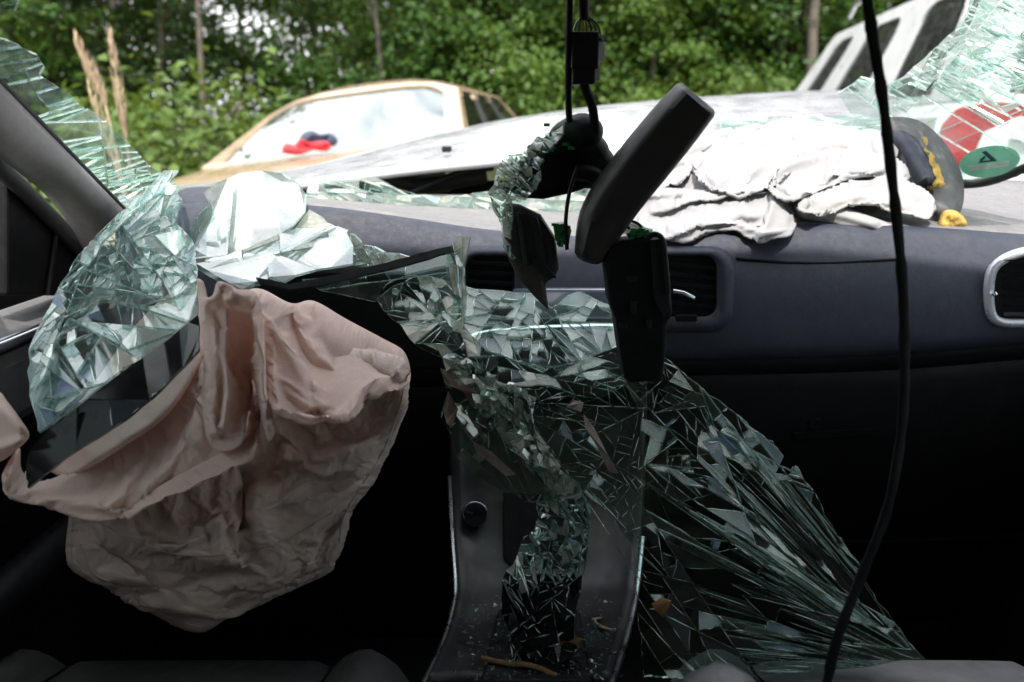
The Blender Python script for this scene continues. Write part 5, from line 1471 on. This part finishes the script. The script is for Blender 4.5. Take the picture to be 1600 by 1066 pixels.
sheet(g7, [(690, 580), (706, 584), (742, 612), (768, 652), (798, 694), (830, 730), (860, 756), (890, 772), (868, 784), (820, 782), (780, 764), (740, 742), (712, 716), (706, 680), (690, 654), (688, 640), (700, 612)], [(690, 640, .95), (860, 780, .88), (760, 700, .92)], lambda x, y: 900, ang(60, 20, .4),
      pick((3, 'glass_dark', 'edge_dirty'), (1, 'glass_mid', 'edge_dirty')), 128, tilt=7, wob=.010, jag=3)
for pts in ([(688, 576), (704, 582), (716, 590), (744, 614), (752, 640), (738, 634), (724, 612), (706, 604), (694, 598)], [(700, 612), (716, 640), (706, 668), (698, 662), (692, 640)], [(738, 690), (768, 706), (806, 742), (790, 744), (764, 722), (744, 706)], [(884, 636), (898, 626), (912, 630), (908, 644), (896, 640)], [(912, 648), (928, 668), (950, 712), (966, 740), (952, 738), (934, 700), (914, 668)]):
    fm = MB(); dq = depth_from(c7)
    fr_ = [P(x, y, float(dq(x, y)) - .006 + .004 * math.sin(i * 1.7)) for i, (x, y) in enumerate(pts)]
    fm.prism(fr_, (0, .0015, 0)); fm.build('torn_film', M['film'], g7)

g10 = thing('windscreen_sheet', 'large dark sheet of cracked glass hanging from the centre to the lower right', 'broken glass', P(1300, 1035, .80))
c10 = [(880, 620, .95), (1050, 570, .965), (1120, 625, .955), (1225, 712, .93), (1330, 870, .86), (1440, 1032, .785), (1010, 1040, .80), (990, 830, .86), (890, 750, .89), (1100, 800, .87)]
def t10(x, y):
    n_ = float(vnoise(np.array(x / 45.), np.array(y / 45.), 5))
    if y < 780: return 190 + 900 * n_ * n_
    if x > 1150: return 700
    return 380 + 1900 * n_ * n_
def d10(x, y, r):
    if y > 770 + r.gauss(0, 20) and x > 1120 + r.gauss(0, 40): return radial(1460, 1048, .05, 4)(x, y, r)
    if y > 800 + r.gauss(0, 15) and x > 1010: return rad(r.choice((-12, -12, 30, 55, 95))) + r.gauss(0, .25)
    n_ = float(vnoise(np.array(x / 60.), np.array(y / 60.), 8)) - .5
    return ang(38 + 90 * n_, 24, .35)(x, y, r)
sheet(g10, [(800, 606), (860, 604), (900, 620), (940, 600), (975, 590), (1040, 560), (1062, 574), (1108, 616), (1170, 664), (1226, 712), (1212, 740), (1230, 742), (1246, 728), (1262, 752), (1300, 820), (1340, 880), (1372, 940), (1420, 1000), (1446, 1030), (1400, 1036), (1300, 1046), (1150, 1060), (1004, 1060), (998, 960), (985, 850), (960, 808), (930, 780), (896, 752), (866, 716), (840, 676), (826, 640)],
      c10, t10, d10, pick((5, 'glass_dark', 'edge'), (2, 'glass_dark', 'edge_dirty'), (1, 'glass_mid', 'edge_dirty')), 129, tilt=2.2, wob=0.01, jag=3, nparts=290, gap=.3, lines=0.38, lr=0.0004)
# tail of the screen hanging onto the console
g8 = thing('windscreen_tail', 'crumpled tail of green glass hanging down onto the console', 'broken glass', P(850, 1035, .85))
sheet(g8, [(846, 768), (880, 738), (905, 752), (922, 800), (922, 850), (910, 890), (905, 925), (900, 980), (896, 1030), (850, 1040), (806, 1040), (786, 960), (780, 905), (800, 880), (812, 850), (838, 828), (836, 790)], [(870, 750, .895), (920, 850, .875), (800, 900, .88), (850, 1040, .835), (850, 900, .865)], lambda x, y: 150 if y < 920 else 420, ang(70, 30, .35),
      lambda x, y, r: (r.choice((('glass_mid', 'edge'), ('glass_crushed', 'edge_dirty'), ('glass_white', 'edge'), ('glass_dark', 'edge')))) if y < 900 else ('glass_blackish', 'edge_dark' if r.random() < .6 else 'edge'), 131, tilt=16, wob=.016, jag=4, drop=.04, minpart=50, wsc=40, lines=0.5, lr=0.0008)

# ------------------------------------------------------------------ crumbs on the dash, stitching on the cloth
from mathutils.bvhtree import BVHTree
EYE = Vector((0, 0, CAMZ))
def caster(o):
    off = origin(o)
    return BVHTree.FromPolygons([v.co + off for v in o.data.vertices], [tuple(p.vertices) for p in o.data.polygons])
def onto(tree, px, py):
    return tree.ray_cast(EYE, (P(px, py, 1.0) - EYE).normalized())[0]
tb_ = caster(bpy.data.objects['dash_top']); r_ = random.Random(5); gm = MB()
for i in range(900):
    px = r_.choice((r_.uniform(480, 1000), r_.uniform(480, 780), r_.uniform(1440, 1600))); py = r_.uniform(296, 384)
    c = onto(tb_, px, py)
    if c is None: continue
    z_ = r_.uniform(.0012, .0042)
    pts = [c + Vector((z_ * math.cos(k * 1.57 + r_.uniform(-.5, .5)), z_ * math.sin(k * 1.57 + r_.uniform(-.5, .5)), .0005)) for k in range(4)]
    gm.prism(pts, (r_.gauss(0, .001), r_.gauss(0, .001), z_ * .8), 0, 1)
tag(gm.build('glass_crumbs', [M['glass_mid'], M['edge']]), kind='stuff')
def stitch(o, lines, r=.0009, name='seam'):
    t = caster(o); m = MB()
    for ln in lines:
        pts = [onto(t, x, y) for x, y in catmull(ln, 8)]
        run = []
        for p in pts + [None]:
            if p is not None and (not run or (p - run[-1]).length < .03): run.append(p + (EYE - p).normalized() * .0006)
            else:
                if len(run) > 2: m.tube(run, r, 5)
                run = [p] if p is not None else []
    if m.v: m.build(name, M['seam'], o.parent, True)
pan = [c for c in bag.children if c.name.startswith('fabric_panel')]
pan.sort(key=lambda o: -len(o.data.vertices))
stitch(pan[0], [[(116, 800), (112, 866), (130, 888), (186, 917), (255, 957), (302, 978), (326, 974), (376, 942), (448, 911), (508, 886)], [(530, 850), (540, 800), (588, 724), (610, 678), (626, 630), (631, 596)]])
stitch(pan[0], [[(160, 820), (250, 860), (340, 868), (430, 850), (520, 800)]])

# ------------------------------------------------------------------ small litter
def litter(name, label, cat, pts, Y, mat, th=.003):
    root = thing(name, label, cat, P(*pts[0], Y))
    m = MB(); n = len(pts)
    cx = sum(p[0] for p in pts) / n; cy = sum(p[1] for p in pts) / n
    m.grid([[P(cx, cy, Y - .002)] * n, [P(x, y, Y + .004 * math.sin(i * 2.1)) for i, (x, y) in enumerate(pts)]], close=True)
    m.build('blade', mat, root, True, solid=th)
litter('dry_leaf', 'brown dry leaf on the console beside the selector gate', 'leaf', [(876, 1006), (896, 992), (908, 1000), (902, 1022), (884, 1028), (874, 1020)], .845, M['dry_leaf'])
litter('dry_leaf', 'curled brown leaf stuck to the dark sheet right of the console', 'leaf', [(1018, 944), (1032, 934), (1048, 940), (1044, 952), (1036, 966), (1026, 956)], .795, M['dry_leaf'])
tw = thing('twig', 'pale bent twig lying in the console tray at the right', 'twig', P(940, 975, .92))
m = MB(); m.tube(path([(926, 968, .925), (936, 978, .915), (952, 984, .91), (962, 984, .905)]), .0022, 6); m.tube(path([(926, 968, .925), (940, 966, .93)]), .0018, 6); m.build('stick', M['straw'], tw, True)
tw = thing('twig', 'brown twig lying across the bottom of the selector gate', 'twig', P(780, 1035, .845))
m = MB(); m.tube(path([(752, 1028, .84), (790, 1036, .835), (830, 1040, .83), (870, 1056, .82)]), .003, 6); m.build('stick', M['dry_leaf'], tw, True)
r_ = random.Random(77); gm = MB()
for i in range(420):
    px = r_.choice((r_.gauss(850, 50), r_.gauss(760, 30), r_.gauss(930, 25))); py = r_.uniform(935, 1064)
    if not (700 < px < 975): continue
    t = (py - 915) / (1075 - 915); Y = 1.0 - .18 * t - .02
    c = P(px, py, Y - .012); s = r_.uniform(.0015, .005)
    gm.prism([c + Vector((r_.uniform(-s, s), r_.uniform(-s, s), r_.uniform(0, s))) for _ in range(3)], (r_.uniform(-s, s) * .5, -s * .6, s * .6), 0, 1)
tag(gm.build('glass_crumbs', [M['glass_mid'], M['edge']]), kind='stuff')
